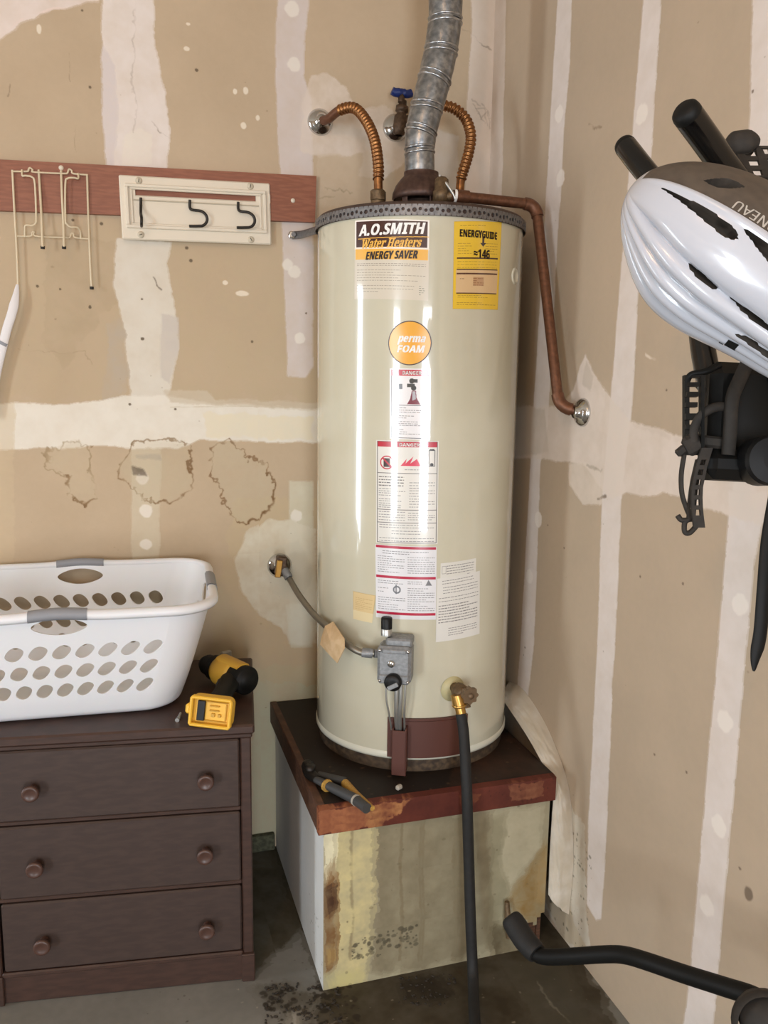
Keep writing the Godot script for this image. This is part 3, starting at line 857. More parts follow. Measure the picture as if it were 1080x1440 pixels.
func build_heater():
	var o = thing("water_heater", "tall cream cylindrical gas water heater with stickers standing on the wooden box stand", "water heater", Vector3(HC.x, 0.457, HC.z))
	var T = Transform3D(Basis(), HC)
	var st = tool()
	lathe(st, [[0.25, 0.505], [0.25, 0.55], [0.25, 0.8], [0.25, 1.1], [0.25, 1.4], [0.25, 1.742], [0.2495, 1.764]], 128, T)
	part("jacket", st, M.enamel, o)
	st = tool()
	lathe(st, [[0.25, 0.508], [0.2525, 0.504], [0.2525, 0.495], [0.25, 0.49], [0.242, 0.489]], 128, T)
	part("bottom_rim", st, M.lip, o)
	st = tool()
	lathe(st, [[0.243, 0.49], [0.243, 0.4575], [0.0, 0.4575]], 96, T, true)
	part("base_ring", st, M.heater_base, o)
	st = tool()
	lathe(st, [[0.2515, 1.758], [0.2515, 1.767], [0.247, 1.772], [0.2, 1.776], [0.0, 1.778]], 128, T)
	part("top_cap", st, M.cap, o)
	# draft hood on legs
	st = tool()
	lathe(st, [[0.066, 1.820], [0.070, 1.823], [0.069, 1.835], [0.062, 1.852], [0.050, 1.868], [0.042, 1.876], [0.042, 1.885]], 40, T)
	lathe(st, [[0.062, 1.821], [0.04, 1.826], [0.03, 1.85]], 40, T)
	var hd = part("draft_hood", st, M.hood, o)
	hd.set_meta("label", "dark brown draft hood under the vent")
	for a in [-60, 10, 80, 170]:
		st = tool()
		var d = Vector3(sin(deg_to_rad(a)), 0, cos(deg_to_rad(a)))
		cbox(st, Transform3D(Basis(Vector3.UP, deg_to_rad(a)), HC + d * 0.058 + Vector3(0, 1.799, 0)), Vector3(0.016, 0.05, 0.003), 0.001)
		part("hood_leg", st, M.hood, o)
	# inlet hub in the hood (flue)
	st = tool()
	lathe(st, [[0.036, 1.775], [0.036, 1.82], [0.033, 1.82]], 32, T)
	part("flue_collar", st, M.cap, o)
	# small plug on the right shoulder
	st = tool()
	var pd = cyl(43.6, 1.632) - HC - Vector3(0, 1.632, 0)
	lathe(st, [[0.019, -0.002], [0.019, 0.001], [0.013, 0.003], [0.012, 0.0015], [0.0, 0.0015]], 24, facing(pd, cyl(43.6, 1.632, 0.0)))
	part("side_plug", st, M.lip, o)
	# ---- stickers
	var im = label_image(256, 302, c8(214, 206, 188))
	im.fill_rect(Rect2i(2, 0, 252, 106), c8(250, 244, 236))
	im.fill_rect(Rect2i(7, 5, 242, 98), c8(66, 34, 30))
	im.fill_rect(Rect2i(0, 106, 256, 5), c8(240, 228, 210))
	im.fill_rect(Rect2i(4, 110, 248, 40), c8(238, 180, 76))
	im.fill_rect(Rect2i(0, 150, 256, 152), c8(212, 203, 186))
	print_lines(im, 10, 162, 236, 14, 2, c8(150, 142, 130), 1)
	print_lines(im, 10, 184, 236, 50, 5, c8(158, 150, 136), 2)
	print_lines(im, 10, 244, 200, 34, 3, c8(158, 150, 136), 3)
	print_lines(im, 226, 244, 18, 40, 5, c8(120, 126, 112), 4)
	var L = patch(o, "brand_label", [Vector2(-54.9, 1.737), Vector2(-14.6, 1.731), Vector2(-14.6, 1.562), Vector2(-54.6, 1.568)], im, 0.0006, "white, brown and gold maker's sticker at the top")
	lettering(L, "A.O.SMITH", 0.148, 0.0235, on_label(-34.4, 1.7140), M.letter_white, 0.22, 0.8)
	lettering(L, "Water Heaters", 0.138, 0.019, on_label(-34.4, 1.6850), M.letter_gold, 0.3, 0.7, "Droid Serif")
	st = tool()
	for q in [[-52.5, -14.9]]:
		for k in 10:
			var p0 = lerpf(q[0], q[1], k / 10.0)
			var p1 = lerpf(q[0], q[1], (k + 1) / 10.0)
			quad(st, cyl(p0, 1.6975, 0.0012), cyl(p1, 1.6970, 0.0012), cyl(p1, 1.6955, 0.0012), cyl(p0, 1.6960, 0.0012), 1)
	part("gold_rule", st, M.letter_gold, L)
	lettering(L, "ENERGY SAVER", 0.118, 0.0165, on_label(-33.8, 1.6595), M.letter_black, 0.2, 0.9)
	im = label_image(160, 238, c8(236, 196, 52))
	frame_rect(im, 0, 0, 160, 238, 1, c8(214, 174, 44))
	print_lines(im, 18, 8, 80, 6, 1, c8(140, 110, 40), 5, 1)
	print_lines(im, 12, 56, 44, 34, 5, c8(150, 118, 40), 6, 1)
	print_lines(im, 100, 56, 46, 34, 5, c8(150, 118, 40), 7, 1)
	im.fill_rect(Rect2i(10, 97, 140, 4), c8(70, 44, 20))
	print_lines(im, 12, 104, 136, 24, 3, c8(160, 128, 40), 8, 1)
	im.fill_rect(Rect2i(10, 128, 140, 3), c8(70, 44, 20))
	im.fill_rect(Rect2i(8, 131, 144, 62), c8(222, 188, 142))
	im.fill_rect(Rect2i(10, 139, 140, 4), c8(80, 44, 30))
	print_lines(im, 20, 150, 30, 8, 1, c8(150, 120, 90), 9, 2)
	im.fill_rect(Rect2i(62, 150, 36, 24), c8(196, 154, 112))
	print_lines(im, 62, 150, 36, 24, 4, c8(150, 106, 70), 10, 2)
	im.fill_rect(Rect2i(10, 193, 140, 3), c8(80, 50, 26))
	print_lines(im, 14, 198, 132, 10, 2, c8(150, 118, 40), 11, 1)
	print_lines(im, 12, 218, 136, 10, 2, c8(130, 100, 36), 12, 1)
	poly_px(im, [Vector2(88, 40), Vector2(94, 40), Vector2(94, 58), Vector2(100, 58), Vector2(91, 68), Vector2(82, 58), Vector2(88, 58)], c8(56, 36, 20))
	L = patch(o, "energy_label", [Vector2(-2.4, 1.731), Vector2(27.4, 1.742), Vector2(26.6, 1.550), Vector2(-1.9, 1.546)], im, 0.0006, "yellow energy rating sticker")
	lettering(L, "ENERGYGUIDE", 0.100, 0.0150, func(a, b): return cyl(12.3 + rad_to_deg(a / HR), 1.709 + b + a * 0.02, 0.0012), M.letter_black, 0.0, 1.0)
	lettering(L, "≈146", 0.044, 0.0185, on_label(14.0, 1.668), M.letter_black, 0.0, 0.55)
	# round badge
	st = tool()
	var fan = func(s, r, off):
		for k in 48:
			var a0 = TAU * k / 48
			var a1 = TAU * (k + 1) / 48
			for q in [[0.0, 0.5], [0.5, 1.0]]:
				var P = func(a, f): return cyl(-23.5 + rad_to_deg(cos(a) * r * f / HR), 1.4705 + sin(a) * r * f, off)
				if q[0] > 0: tri(s, P.call(a0, q[0]), P.call(a1, q[1]), P.call(a1, q[0]), 1)
				tri(s, P.call(a0, q[0]), P.call(a0, q[1]), P.call(a1, q[1]), 1)
	fan.call(st, 0.0485, 0.0005)
	var bd = part("round_badge", st, M.ring_dark, o)
	bd.set_meta("label", "round orange sticker with a dark rim")
	st = tool()
	fan.call(st, 0.0462, 0.0009)
	part("badge_face", st, M.orange, bd)
	lettering(bd, "perma", 0.058, 0.0185, on_label(-22.5, 1.4765, 0.0014), M.letter_white, 0.25, 0.9)
	lettering(bd, "FOAM", 0.058, 0.0150, on_label(-22.8, 1.4580, 0.0014), M.letter_white, 0.25, 0.9)
	# scald sticker
	var red = c8(190, 40, 62)
	var ink = c8(120, 118, 120)
	im = label_image(140, 246, c8(232, 230, 232))
	frame_rect(im, 6, 4, 128, 238, 2, c8(60, 60, 64))
	im.fill_rect(Rect2i(6, 4, 128, 21), red)
	im.fill_rect(Rect2i(6, 126, 128, 2), c8(70, 70, 74))
	disc_px(im, 24, 62, 9, c8(64, 66, 70))
	im.fill_rect(Rect2i(24, 53, 20, 18), c8(104, 106, 112))
	disc_px(im, 76, 42, 9, c8(44, 46, 48))
	im.fill_rect(Rect2i(76, 36, 20, 12), c8(44, 46, 48))
	im.fill_rect(Rect2i(60, 52, 26, 12), c8(58, 60, 62))
	disc_px(im, 82, 66, 9, c8(50, 50, 52))
	poly_px(im, [Vector2(76, 76), Vector2(90, 76), Vector2(92, 100), Vector2(104, 122), Vector2(60, 122), Vector2(70, 104)], c8(120, 40, 62))
	poly_px(im, [Vector2(78, 78), Vector2(88, 78), Vector2(90, 104), Vector2(78, 110)], c8(180, 178, 186))
	print_lines(im, 14, 132, 100, 22, 3, ink, 20)
	print_lines(im, 14, 160, 110, 14, 2, ink, 21)
	print_lines(im, 14, 180, 110, 20, 3, ink, 22)
	print_lines(im, 14, 208, 90, 22, 3, ink, 23)
	L = patch(o, "scald_label", [Vector2(-33.6, 1.415), Vector2(-12.6, 1.415), Vector2(-12.0, 1.257), Vector2(-33.0, 1.258)], im, 0.0006, "small white sticker with red heading and faucet drawing")
	lettering(L, "DANGER", 0.042, 0.0075, on_label(-22.0, 1.4055, 0.0012), M.letter_white, 0.0, 0.8)
	# flammable vapour sticker
	im = label_image(214, 362, c8(226, 223, 216))
	frame_rect(im, 4, 3, 206, 356, 2, c8(64, 60, 60))
	im.fill_rect(Rect2i(6, 4, 202, 18), red)
	im.fill_rect(Rect2i(176, 24, 3, 4), ink)
	disc_px(im, 38, 76, 24, red)
	disc_px(im, 38, 76, 20, c8(226, 223, 216))
	im.fill_rect(Rect2i(27, 62, 22, 30), c8(58, 34, 36))
	for k in 40:
		im.fill_rect(Rect2i(22 + int(k * 0.8), 60 + int(k * 0.8), 5, 4), red)
	poly_px(im, [Vector2(86, 86), Vector2(106, 62), Vector2(102, 78), Vector2(128, 54), Vector2(118, 78), Vector2(140, 62), Vector2(152, 86)], c8(214, 52, 84))
	frame_rect(im, 180, 32, 22, 56, 2, c8(48, 46, 48))
	im.fill_rect(Rect2i(183, 28, 16, 4), c8(48, 46, 48))
	disc_px(im, 190, 82, 6, c8(48, 46, 48))
	print_lines(im, 100, 94, 56, 10, 1, ink, 30)
	im.fill_rect(Rect2i(4, 112, 206, 2), c8(80, 76, 76))
	print_lines(im, 10, 120, 88, 40, 4, c8(84, 80, 80), 31, 3)
	print_lines(im, 10, 164, 92, 30, 4, ink, 32)
	print_lines(im, 10, 200, 80, 36, 5, ink, 33)
	print_lines(im, 116, 140, 86, 94, 10, ink, 34)
	im.fill_rect(Rect2i(4, 240, 206, 2), c8(80, 76, 76))
	print_lines(im, 10, 244, 92, 38, 4, ink, 35)
	print_lines(im, 112, 248, 92, 30, 4, ink, 36)
	im.fill_rect(Rect2i(4, 286, 206, 2), c8(80, 76, 76))
	print_lines(im, 12, 290, 190, 18, 2, ink, 37)
	print_lines(im, 56, 310, 100, 20, 2, ink, 38)
	print_lines(im, 12, 336, 190, 20, 2, ink, 39)
	L = patch(o, "warning_label", [Vector2(-40.5, 1.254), Vector2(-7.4, 1.255), Vector2(-6.8, 1.018), Vector2(-39.8, 1.016)], im, 0.0006, "large white sticker with red heading and flame drawing")
	lettering(L, "DANGER", 0.046, 0.0070, on_label(-22.5, 1.2455, 0.0012), M.letter_white, 0.0, 0.8)
	# instruction sticker with three red rules
	im = label_image(214, 262, c8(226, 225, 228))
	for y in [2, 108, 238]:
		im.fill_rect(Rect2i(2, y, 210, 9), c8(182, 34, 66))
	print_lines(im, 26, 16, 160, 16, 2, c8(110, 110, 112), 40)
	print_lines(im, 8, 36, 96, 62, 8, c8(126, 126, 128), 41)
	print_lines(im, 114, 36, 94, 62, 8, c8(126, 126, 128), 42)
	print_lines(im, 8, 122, 92, 16, 2, c8(126, 126, 128), 43)
	print_lines(im, 8, 146, 40, 26, 2, c8(126, 126, 128), 44)
	print_lines(im, 8, 182, 98, 50, 6, c8(126, 126, 128), 45)
	print_lines(im, 114, 146, 94, 86, 11, c8(126, 126, 128), 46)
	print_lines(im, 114, 122, 50, 14, 2, c8(126, 126, 128), 48)
	disc_px(im, 76, 156, 14, c8(110, 112, 118), 9)
	im.fill_rect(Rect2i(72, 138, 4, 34), c8(110, 112, 118))
	poly_px(im, [Vector2(176, 138), Vector2(186, 118), Vector2(198, 138)], c8(120, 120, 124))
	patch(o, "instruction_label", [Vector2(-40.2, 1.013), Vector2(-7.2, 1.012), Vector2(-6.6, 0.838), Vector2(-39.2, 0.838)], im, 0.0006, "white instruction sticker with three red rules")
	# two newer white stickers on the right and a browned one on the left
	im = label_image(150, 50, c8(222, 220, 212))
	frame_rect(im, 6, 10, 16, 24, 1, ink)
	print_lines(im, 24, 6, 116, 32, 4, ink, 50)
	print_lines(im, 110, 40, 30, 6, 1, ink, 51)
	patch(o, "upper_notice_label", [Vector2(-4.8, 0.972), Vector2(16.6, 0.978), Vector2(16.8, 0.940), Vector2(-4.8, 0.934)], im, 0.0006)
	im = label_image(180, 230, c8(224, 222, 216))
	print_lines(im, 20, 6, 130, 20, 2, ink, 52)
	print_lines(im, 24, 30, 146, 30, 3, ink, 53)
	print_lines(im, 8, 66, 164, 24, 2, ink, 54)
	print_lines(im, 8, 94, 160, 70, 7, ink, 55, 3)
	print_lines(im, 46, 180, 120, 34, 4, ink, 57)
	patch(o, "notice_label", [Vector2(-6.6, 0.936), Vector2(19.6, 0.946), Vector2(21.0, 0.790), Vector2(-6.4, 0.783)], im, 0.0009)
	im = label_image(90, 120, c8(216, 190, 138))
	frame_rect(im, 0, 0, 90, 120, 2, c8(200, 172, 120))
	print_lines(im, 10, 20, 70, 54, 7, c8(190, 158, 104), 58)
	im.fill_rect(Rect2i(0, 80, 90, 40), c8(222, 204, 160))
	patch(o, "browned_label", [Vector2(-53.8, 0.892), Vector2(-39.6, 0.890), Vector2(-41.5, 0.822), Vector2(-53.6, 0.824)], im, 0.0006, "small browned old sticker", 0.6)
	# ---- gas control valve
	var va = deg_to_rad(-26.5)
	var vd = Vector3(sin(va), 0, cos(va))
	var VB = Basis(Vector3.UP, va)
	var vt = func(x, y, z): return Transform3D(VB, cyl(-26.5, y, z) + VB.x * x)
	st = tool()
	cbox(st, vt.call(0, 0.748, 0.042), Vector3(0.078, 0.088, 0.056), 0.007)
	cbox(st, vt.call(0.008, 0.797, 0.03), Vector3(0.06, 0.02, 0.05), 0.004)
	cbox(st, vt.call(0, 0.716, 0.068), Vector3(0.07, 0.022, 0.01), 0.003)
	cbox(st, vt.call(0, 0.782, 0.069), Vector3(0.056, 0.010, 0.006), 0.002)
	lathe(st, [[0.026, -0.02], [0.026, 0.03], [0.022, 0.03]], 24, facing(vd, cyl(-26.5, 0.752, 0.0)))
	var gv = part("gas_control", st, M.gas_valve, o)
	gv.set_meta("label", "grey metal gas control with a dial")
	st = tool()
	lathe(st, [[0.013, 0.81], [0.013, 0.826], [0.010, 0.83], [0.0, 0.83]], 20, Transform3D(Basis(), cyl(-31.0, 0.0, 0.04)))
	part("knob_stem", st, M.steel, gv)
	st = tool()
	lathe(st, [[0.0135, 0.826], [0.0135, 0.850], [0.011, 0.853], [0.0, 0.853]], 10, Transform3D(Basis(), cyl(-31.0, 0.0, 0.04)))
	part("control_knob", st, M.black_plastic, gv)
	st = tool()
	lathe(st, [[0.020, 0.0], [0.020, 0.010], [0.017, 0.015], [0.006, 0.015], [0.0, 0.015]], 28, facing(vd, vt.call(0.0, 0.712, 0.072).origin))
	part("dial", st, M.black_plastic, gv)
	st = tool()
	cbox(st, Transform3D(VB * Basis(Vector3.BACK, 0.5), vt.call(0.001, 0.706, 0.0885).origin), Vector3(0.026, 0.010, 0.004), 0.001)
	part("dial_marker", st, M.gas_valve, gv)
	for q in [[-0.006, 0.753, 0.0085], [-0.032, 0.784, 0.004], [0.032, 0.784, 0.004], [-0.031, 0.712, 0.0035], [0.032, 0.712, 0.0035]]:
		st = tool()
		lathe(st, [[q[2], 0.0], [q[2], 0.004], [q[2] * 0.6, 0.006], [0.0, 0.006]], 14, facing(vd, vt.call(q[0], q[1], 0.0695).origin))
		part("screw", st, M.chrome, gv)
	# burner tubes running down into the access door
	for q in [[-0.020, 0.0022, -0.010], [0.004, 0.0055, 0.003], [0.014, 0.0045, 0.010], [0.024, 0.0025, 0.021]]:
		st = tool()
		tube(st, smooth_path([vt.call(q[0], 0.705, 0.045).origin, vt.call(q[0], 0.66, 0.045).origin, vt.call(lerpf(q[0], q[2], 0.6), 0.62, 0.038).origin, vt.call(q[2], 0.572, 0.018).origin], 5), q[1], 10)
		part("burner_tube", st, M.steel, o)
	# brown access door and the channel in front of it
	st = tool()
	var band = func(p0, p1, y0, y1, r0, r1, s):
		var n = 20
		for k in n:
			var a = lerpf(p0, p1, float(k) / n)
			var b = lerpf(p0, p1, float(k + 1) / n)
			quad(s, cyl(a, y1, r1), cyl(b, y1, r1), cyl(b, y0, r1), cyl(a, y0, r1), 1)
			quad(s, cyl(a, y1, r0), cyl(b, y1, r0), cyl(b, y1, r1), cyl(a, y1, r1), -1)
			quad(s, cyl(a, y0, r1), cyl(b, y0, r1), cyl(b, y0, r0), cyl(a, y0, r0), -1)
		quad(s, cyl(p0, y1, r0), cyl(p0, y1, r1), cyl(p0, y0, r1), cyl(p0, y0, r0), -1)
		quad(s, cyl(p1, y1, r1), cyl(p1, y1, r0), cyl(p1, y0, r0), cyl(p1, y0, r1), -1)
	band.call(-31.5, 13.5, 0.497, 0.596, 0.0, 0.006, st)
	band.call(-30.5, 12.5, 0.502, 0.590, 0.006, 0.008, st)
	part("access_door", st, M.brown_door, o)
	st = tool()
	for sx in [-1, 1]:
		cbox(st, vt.call(0.010 + sx * 0.0155, 0.527, 0.016), Vector3(0.004, 0.108, 0.032), 0.001)
	cbox(st, vt.call(0.010, 0.520, 0.030), Vector3(0.034, 0.112, 0.004), 0.001)
	part("tube_channel", st, M.brown_door, o)
	# drain valve with escutcheon and handwheel
	var dd = cyl(5.6, 0.0) - HC
	st = tool()
	lathe(st, [[0.031, 0.0], [0.031, 0.001], [0.0, 0.0015]], 28, facing(dd, cyl(4.0, 0.664, 0.0)))
	part("drain_plate", st, mat(c8(196, 186, 142), 0.5), o)
	st = tool()
	var d0 = cyl(5.0, 0.668, 0.0)
	tube(st, [d0, d0 + dd.normalized() * 0.05], 0.012, 14)
	lathe(st, [[0.019, 0.0], [0.019, 0.03], [0.014, 0.036], [0.0, 0.036]], 12, facing(dd, d0 + dd.normalized() * 0.02))
	tube(st, [d0 + dd.normalized() * 0.035, d0 + dd.normalized() * 0.05 + Vector3(0.004, -0.035, 0)], 0.014, 12)
	var dv = part("drain_valve", st, M.brass_dull, o)
	st = tool()
	var hw = facing(dd, d0 + dd.normalized() * 0.062 + Vector3(0.004, 0.004, 0))
	var star = []
	for k in 32:
		var a = TAU * k / 32
		star.append(Vector2(cos(a), sin(a)) * (0.0195 + 0.0022 * cos(a * 8)))
	extrude(st, PackedVector2Array(star), Transform3D(Basis(hw.basis.x, -hw.basis.z, hw.basis.y), hw.origin), 0.012)
	lathe(st, [[0.007, 0.012], [0.007, 0.016], [0.0, 0.017]], 12, hw)
	part("handwheel", st, mat(c8(112, 92, 70), 0.5, 0.3), dv)

# ---------------------------------------------------------------- pipes on and round the heater
func corrugated(st, pts: Array, r, pitch, depth):
	var total = 0.0
	for i in pts.size() - 1: total += pts[i].distance_to(pts[i + 1])
	var c = Curve3D.new()
	for p in pts: c.add_point(p)
	var n = int(total / pitch * 6)
	var out = []
	var rad = []
	for i in n + 1:
		out.append(c.sample_baked(total * i / n))
		rad.append(r + depth * sin(TAU * i / 6.0))
	tube(st, out, rad, 16)
func escutcheon(parent, where: Vector3, dir: Vector3, r, m):
	var st = tool()
	lathe(st, [[r, 0.0], [r, 0.003], [r * 0.92, 0.008], [r * 0.7, 0.014], [r * 0.45, 0.018], [r * 0.40, 0.024], [0.0, 0.024]], 32, facing(dir, where))
	return part("escutcheon", st, m, parent)
func build_pipes():
	var st
	var back = Vector3(0, 0, 1)
	# left flexible copper connector
	var w = on_back(450, 172)
	var o = thing("copper_connector", "ribbed copper water connector arching from the left chrome wall plate to the heater top", "pipe", w)
	escutcheon(o, w, back, 0.034, M.chrome)
	var p = [w + Vector3(0, 0, 0.01), on_back(462, 167, -2.26), on_back(478, 155, -2.22), on_back(498, 152, -2.18), on_back(515, 170, -2.14), on_back(527, 198, -2.10), on_back(532, 232, -2.07), on_back(532, 252, -2.06)]
	var sm = smooth_path(p, 8)
	st = tool()
	tube(st, sm.slice(0, 18), 0.0115, 14)
	part("smooth_end", st, M.copper_dull, o)
	st = tool()
	corrugated(st, sm.slice(16), 0.0125, 0.0105, 0.0018)
	part("ribbed_hose", st, M.copper, o)
	st = tool()
	tube(st, [on_back(532, 250, -2.06), on_back(532, 274, -2.06)], 0.011, 14)
	part("smooth_end", st, M.copper, o)
	st = tool()
	var nl = on_back(532, 262, -2.06)
	lathe(st, [[0.016, 1.818], [0.020, 1.822], [0.020, 1.842], [0.016, 1.846], [0.0, 1.846]], 6, Transform3D(Basis(), Vector3(nl.x, 0, nl.z)), true)
	lathe(st, [[0.018, 1.776], [0.018, 1.82]], 16, Transform3D(Basis(), Vector3(nl.x, 0, nl.z)))
	part("nut", st, M.brass_dull, o)
	# right connector with stop valve
	w = on_back(556, 180)
	o = thing("copper_connector", "ribbed copper water connector with blue-handled stop valve, looping behind the vent pipe", "pipe", w)
	escutcheon(o, w, back, 0.036, M.chrome)
	st = tool()
	var v1 = on_back(563, 172, -2.25)
	tube(st, [w + Vector3(0, 0, 0.01), v1], 0.013, 14)
	lathe(st, [[0.010, -0.034], [0.015, -0.03], [0.018, -0.016], [0.018, 0.014], [0.013, 0.02], [0.013, 0.026], [0.017, 0.027], [0.017, 0.040], [0.011, 0.042], [0.010, 0.055], [0.0, 0.055]], 20, Transform3D(Basis(Vector3.BACK, -0.12), v1))
	tube(st, [v1, v1 + Vector3(0.045, 0.012, 0.01)], 0.013, 14)
	lathe(st, [[0.009, 0.05], [0.009, 0.08], [0.0, 0.08]], 12, Transform3D(Basis(Vector3.BACK, -0.03), v1))
	part("stop_valve", st, M.bronze, o)
	st = tool()
	var hb = on_back(565, 131, -2.25)
	for k in 3:
		tube(st, [hb + Vector3(-0.024 + k * 0.024, 0, 0), hb + Vector3(-0.008 + k * 0.016, 0, 0)], [0.010, 0.012], 10)
	tube(st, smooth_path([hb + Vector3(-0.027, 0.003, 0), hb + Vector3(-0.014, -0.001, 0), hb + Vector3(0, 0.001, 0), hb + Vector3(0.014, -0.001, 0), hb + Vector3(0.027, 0.003, 0)], 4), 0.0105, 10)
	part("valve_handle", st, M.blue, o)
	p = [v1 + Vector3(0.04, 0.01, 0.01), on_back(596, 160, -2.21), on_back(615, 150, -2.18), on_back(635, 151, -2.16), on_back(654, 166, -2.14), on_back(662, 190, -2.12), on_back(659, 215, -2.11), on_back(651, 242, -2.10), on_back(648, 254, -2.10)]
	st = tool()
	corrugated(st, smooth_path(p, 8), 0.0128, 0.0105, 0.0018)
	part("ribbed_hose", st, M.copper, o)
	st = tool()
	tube(st, [on_back(648, 253, -2.10), on_back(646, 272, -2.10)], 0.011, 14)
	part("smooth_end", st, M.copper, o)
	st = tool()
	var nr = on_back(646, 268, -2.10)
	lathe(st, [[0.018, 1.776], [0.018, 1.83], [0.021, 1.832], [0.021, 1.86], [0.0, 1.86]], 12, Transform3D(Basis(), Vector3(nr.x, 0, nr.z)))
	part("nut", st, M.brass_dull, o)
	# relief valve and its copper discharge pipe
	var rv = on_back(621, 262, -1.93)
	o = thing("relief_pipe", "copper overflow pipe running from the heater's top valve down to the right wall plate", "pipe", Vector3(rv.x, 1.777, rv.z))
	st = tool()
	lathe(st, [[0.013, 1.776], [0.013, 1.80], [0.020, 1.802], [0.020, 1.826], [0.017, 1.83], [0.016, 1.852], [0.010, 1.858], [0.0, 1.858]], 18, Transform3D(Basis(), Vector3(rv.x, 0, rv.z)))
	tube(st, [Vector3(rv.x, 1.812, rv.z), on_back(640, 275, -1.915)], 0.013, 14)
	part("relief_valve", st, M.brass_dull, o)
	st = tool()
	tube(st, [on_back(619, 252, -1.925), on_back(628, 258, -1.915), on_back(637, 272, -1.905), on_back(640, 280, -1.905)], 0.0035, 8)
	tube(st, [on_back(619, 246, -1.925), on_back(619, 256, -1.925)], 0.003, 8)
	part("test_lever", st, M.steel, o)
	st = tool()
	var e0 = on_side(754, 288, 0.962)
	var e1 = on_side(786, 572, 0.972)
	tube(st, [on_back(634, 275, -1.915), e0 + (on_back(634, 275, -1.915) - e0).normalized() * 0.02], 0.0125, 16)
	var dn = (e1 - e0).normalized()
	tube(st, [e0 + dn * 0.02, e1 - dn * 0.02], 0.0125, 16)
	var we = on_side(820, 580)
	tube(st, [e1 + (we - e1).normalized() * 0.02, we], 0.0115, 16)
	part("copper_tube", st, M.copper_dull, o)
	var pv = on_back(634, 275, -1.915)
	for q in [[pv, e0, e1], [e0, e1, we]]:
		st = tool()
		var a = (q[0] - q[1]).normalized()
		var b = (q[2] - q[1]).normalized()
		var ep = []
		for k in 7:
			var t = k / 6.0
			ep.append((q[1] + a * 0.03).lerp(q[1], t).lerp(q[1].lerp(q[1] + b * 0.03, t), t))
		tube(st, ep, 0.0148, 16)
		part("elbow", st, M.copper_dull, o)
	st = tool()
	tube(st, [pv + (e0 - pv) * 0.06, pv + (e0 - pv) * 0.2], 0.0155, 16)
	part("coupling", st, M.copper_dull, o)
	st = tool()
	lathe(st, [[0.0145, -0.004], [0.0155, 0.0], [0.0145, 0.004]], 14, facing(e0 - pv, pv + (e0 - pv) * 0.05))
	part("thread_tape", st, M.letter_white, o)
	escutcheon(o, we, Vector3(-1, 0, 0), 0.033, M.chrome)
	# vent pipe of turned elbow sections
	st = tool()
	var vp = [on_back(590, 253, -2.02), on_back(590, 212, -2.02), on_back(592, 186, -2.02), on_back(600, 152, -2.02), on_back(611, 112, -2.02), on_back(620, 72, -2.02), on_back(626, 30, -2.02), on_back(627, -10, -2.02), on_back(628, -150, -2.02)]
	o = thing("vent_pipe", "mottled galvanized vent pipe with ribbed elbow joints rising from the heater's hood", "vent pipe", vp[0])
	var vr = [0.035, 0.035, 0.037, 0.038, 0.039, 0.039, 0.039, 0.041, 0.041]
	for i in vp.size() - 1:
		st = tool()
		var a = vp[i]
		var b = vp[i + 1]
		var k = 8
		var pts = []
		var rr = []
		for j in k + 1:
			pts.append(a.lerp(b, float(j) / k))
			rr.append(lerpf(vr[i], vr[i + 1], float(j) / k) + (0.0012 if i < 6 else 0.0) * sin(PI * j / k))
		tube(st, pts, rr, 32)
		part("vent_section", st, M.galv, o)
	for i in range(1, 7):
		for s in [-0.006, 0.006]:
			st = tool()
			var d = (vp[i + 1] - vp[i - 1]).normalized()
			if i in [2, 4]: d = d.rotated(Vector3.BACK, -0.16)
			else: d = d.rotated(Vector3.BACK, 0.1)
			var f = facing(d, vp[i] + d * s)
			lathe(st, [[vr[i] - 0.002, -0.004], [vr[i] + 0.0022, -0.002], [vr[i] + 0.003, 0.0], [vr[i] + 0.0022, 0.002], [vr[i] - 0.002, 0.004]], 32, f)
			part("ridge", st, M.galv_seam, o)
	# earthquake strap round the top of the heater, with its wall arm
	o = thing("restraint_strap", "grey perforated steel strap wrapped round the heater's top edge and bolted to the wall", "strap", cyl(-64, 1.753))
	st = tool()
	var nh = 130
	for k in nh:
		var a0 = -140.0 + 360.0 * k / nh
		var a1 = -140.0 + 360.0 * (k + 1) / nh
		var am = (a0 + a1) / 2
		var hr = 0.0036 if k % 3 else 0.0048
		var hy = 1.752 + (0.0 if k % 3 == 0 else (0.002 if k % 3 == 1 else -0.001))
		var ring_in = []
		var ring_out = []
		for j in 16:
			var t = TAU * j / 16
			var dx = cos(t)
			var dy = sin(t)
			ring_in.append([am + rad_to_deg(dx * hr / HR), hy + dy * hr])
			var sc = min((a1 - a0) / 2 / max(abs(dx), 1e-5), 1e9)
			var scy = ((1.764 - hy) if dy > 0 else (hy - 1.741)) / max(abs(dy), 1e-5)
			var s1 = min(sc / rad_to_deg(1.0 / HR), scy)
			ring_out.append([am + rad_to_deg(dx * s1 / HR), hy + dy * s1])
		for j in 16:
			var j2 = (j + 1) % 16
			quad(st, cyl(ring_in[j][0], ring_in[j][1], 0.006), cyl(ring_in[j2][0], ring_in[j2][1], 0.006), cyl(ring_out[j2][0], ring_out[j2][1], 0.006), cyl(ring_out[j][0], ring_out[j][1], 0.006), -1)
			quad(st, cyl(ring_in[j][0], ring_in[j][1], 0.006), cyl(ring_in[j][0], ring_in[j][1], 0.0025), cyl(ring_in[j2][0], ring_in[j2][1], 0.0025), cyl(ring_in[j2][0], ring_in[j2][1], 0.006), -1)
	part("perforated_band", st, M.strap, o)
	st = tool()
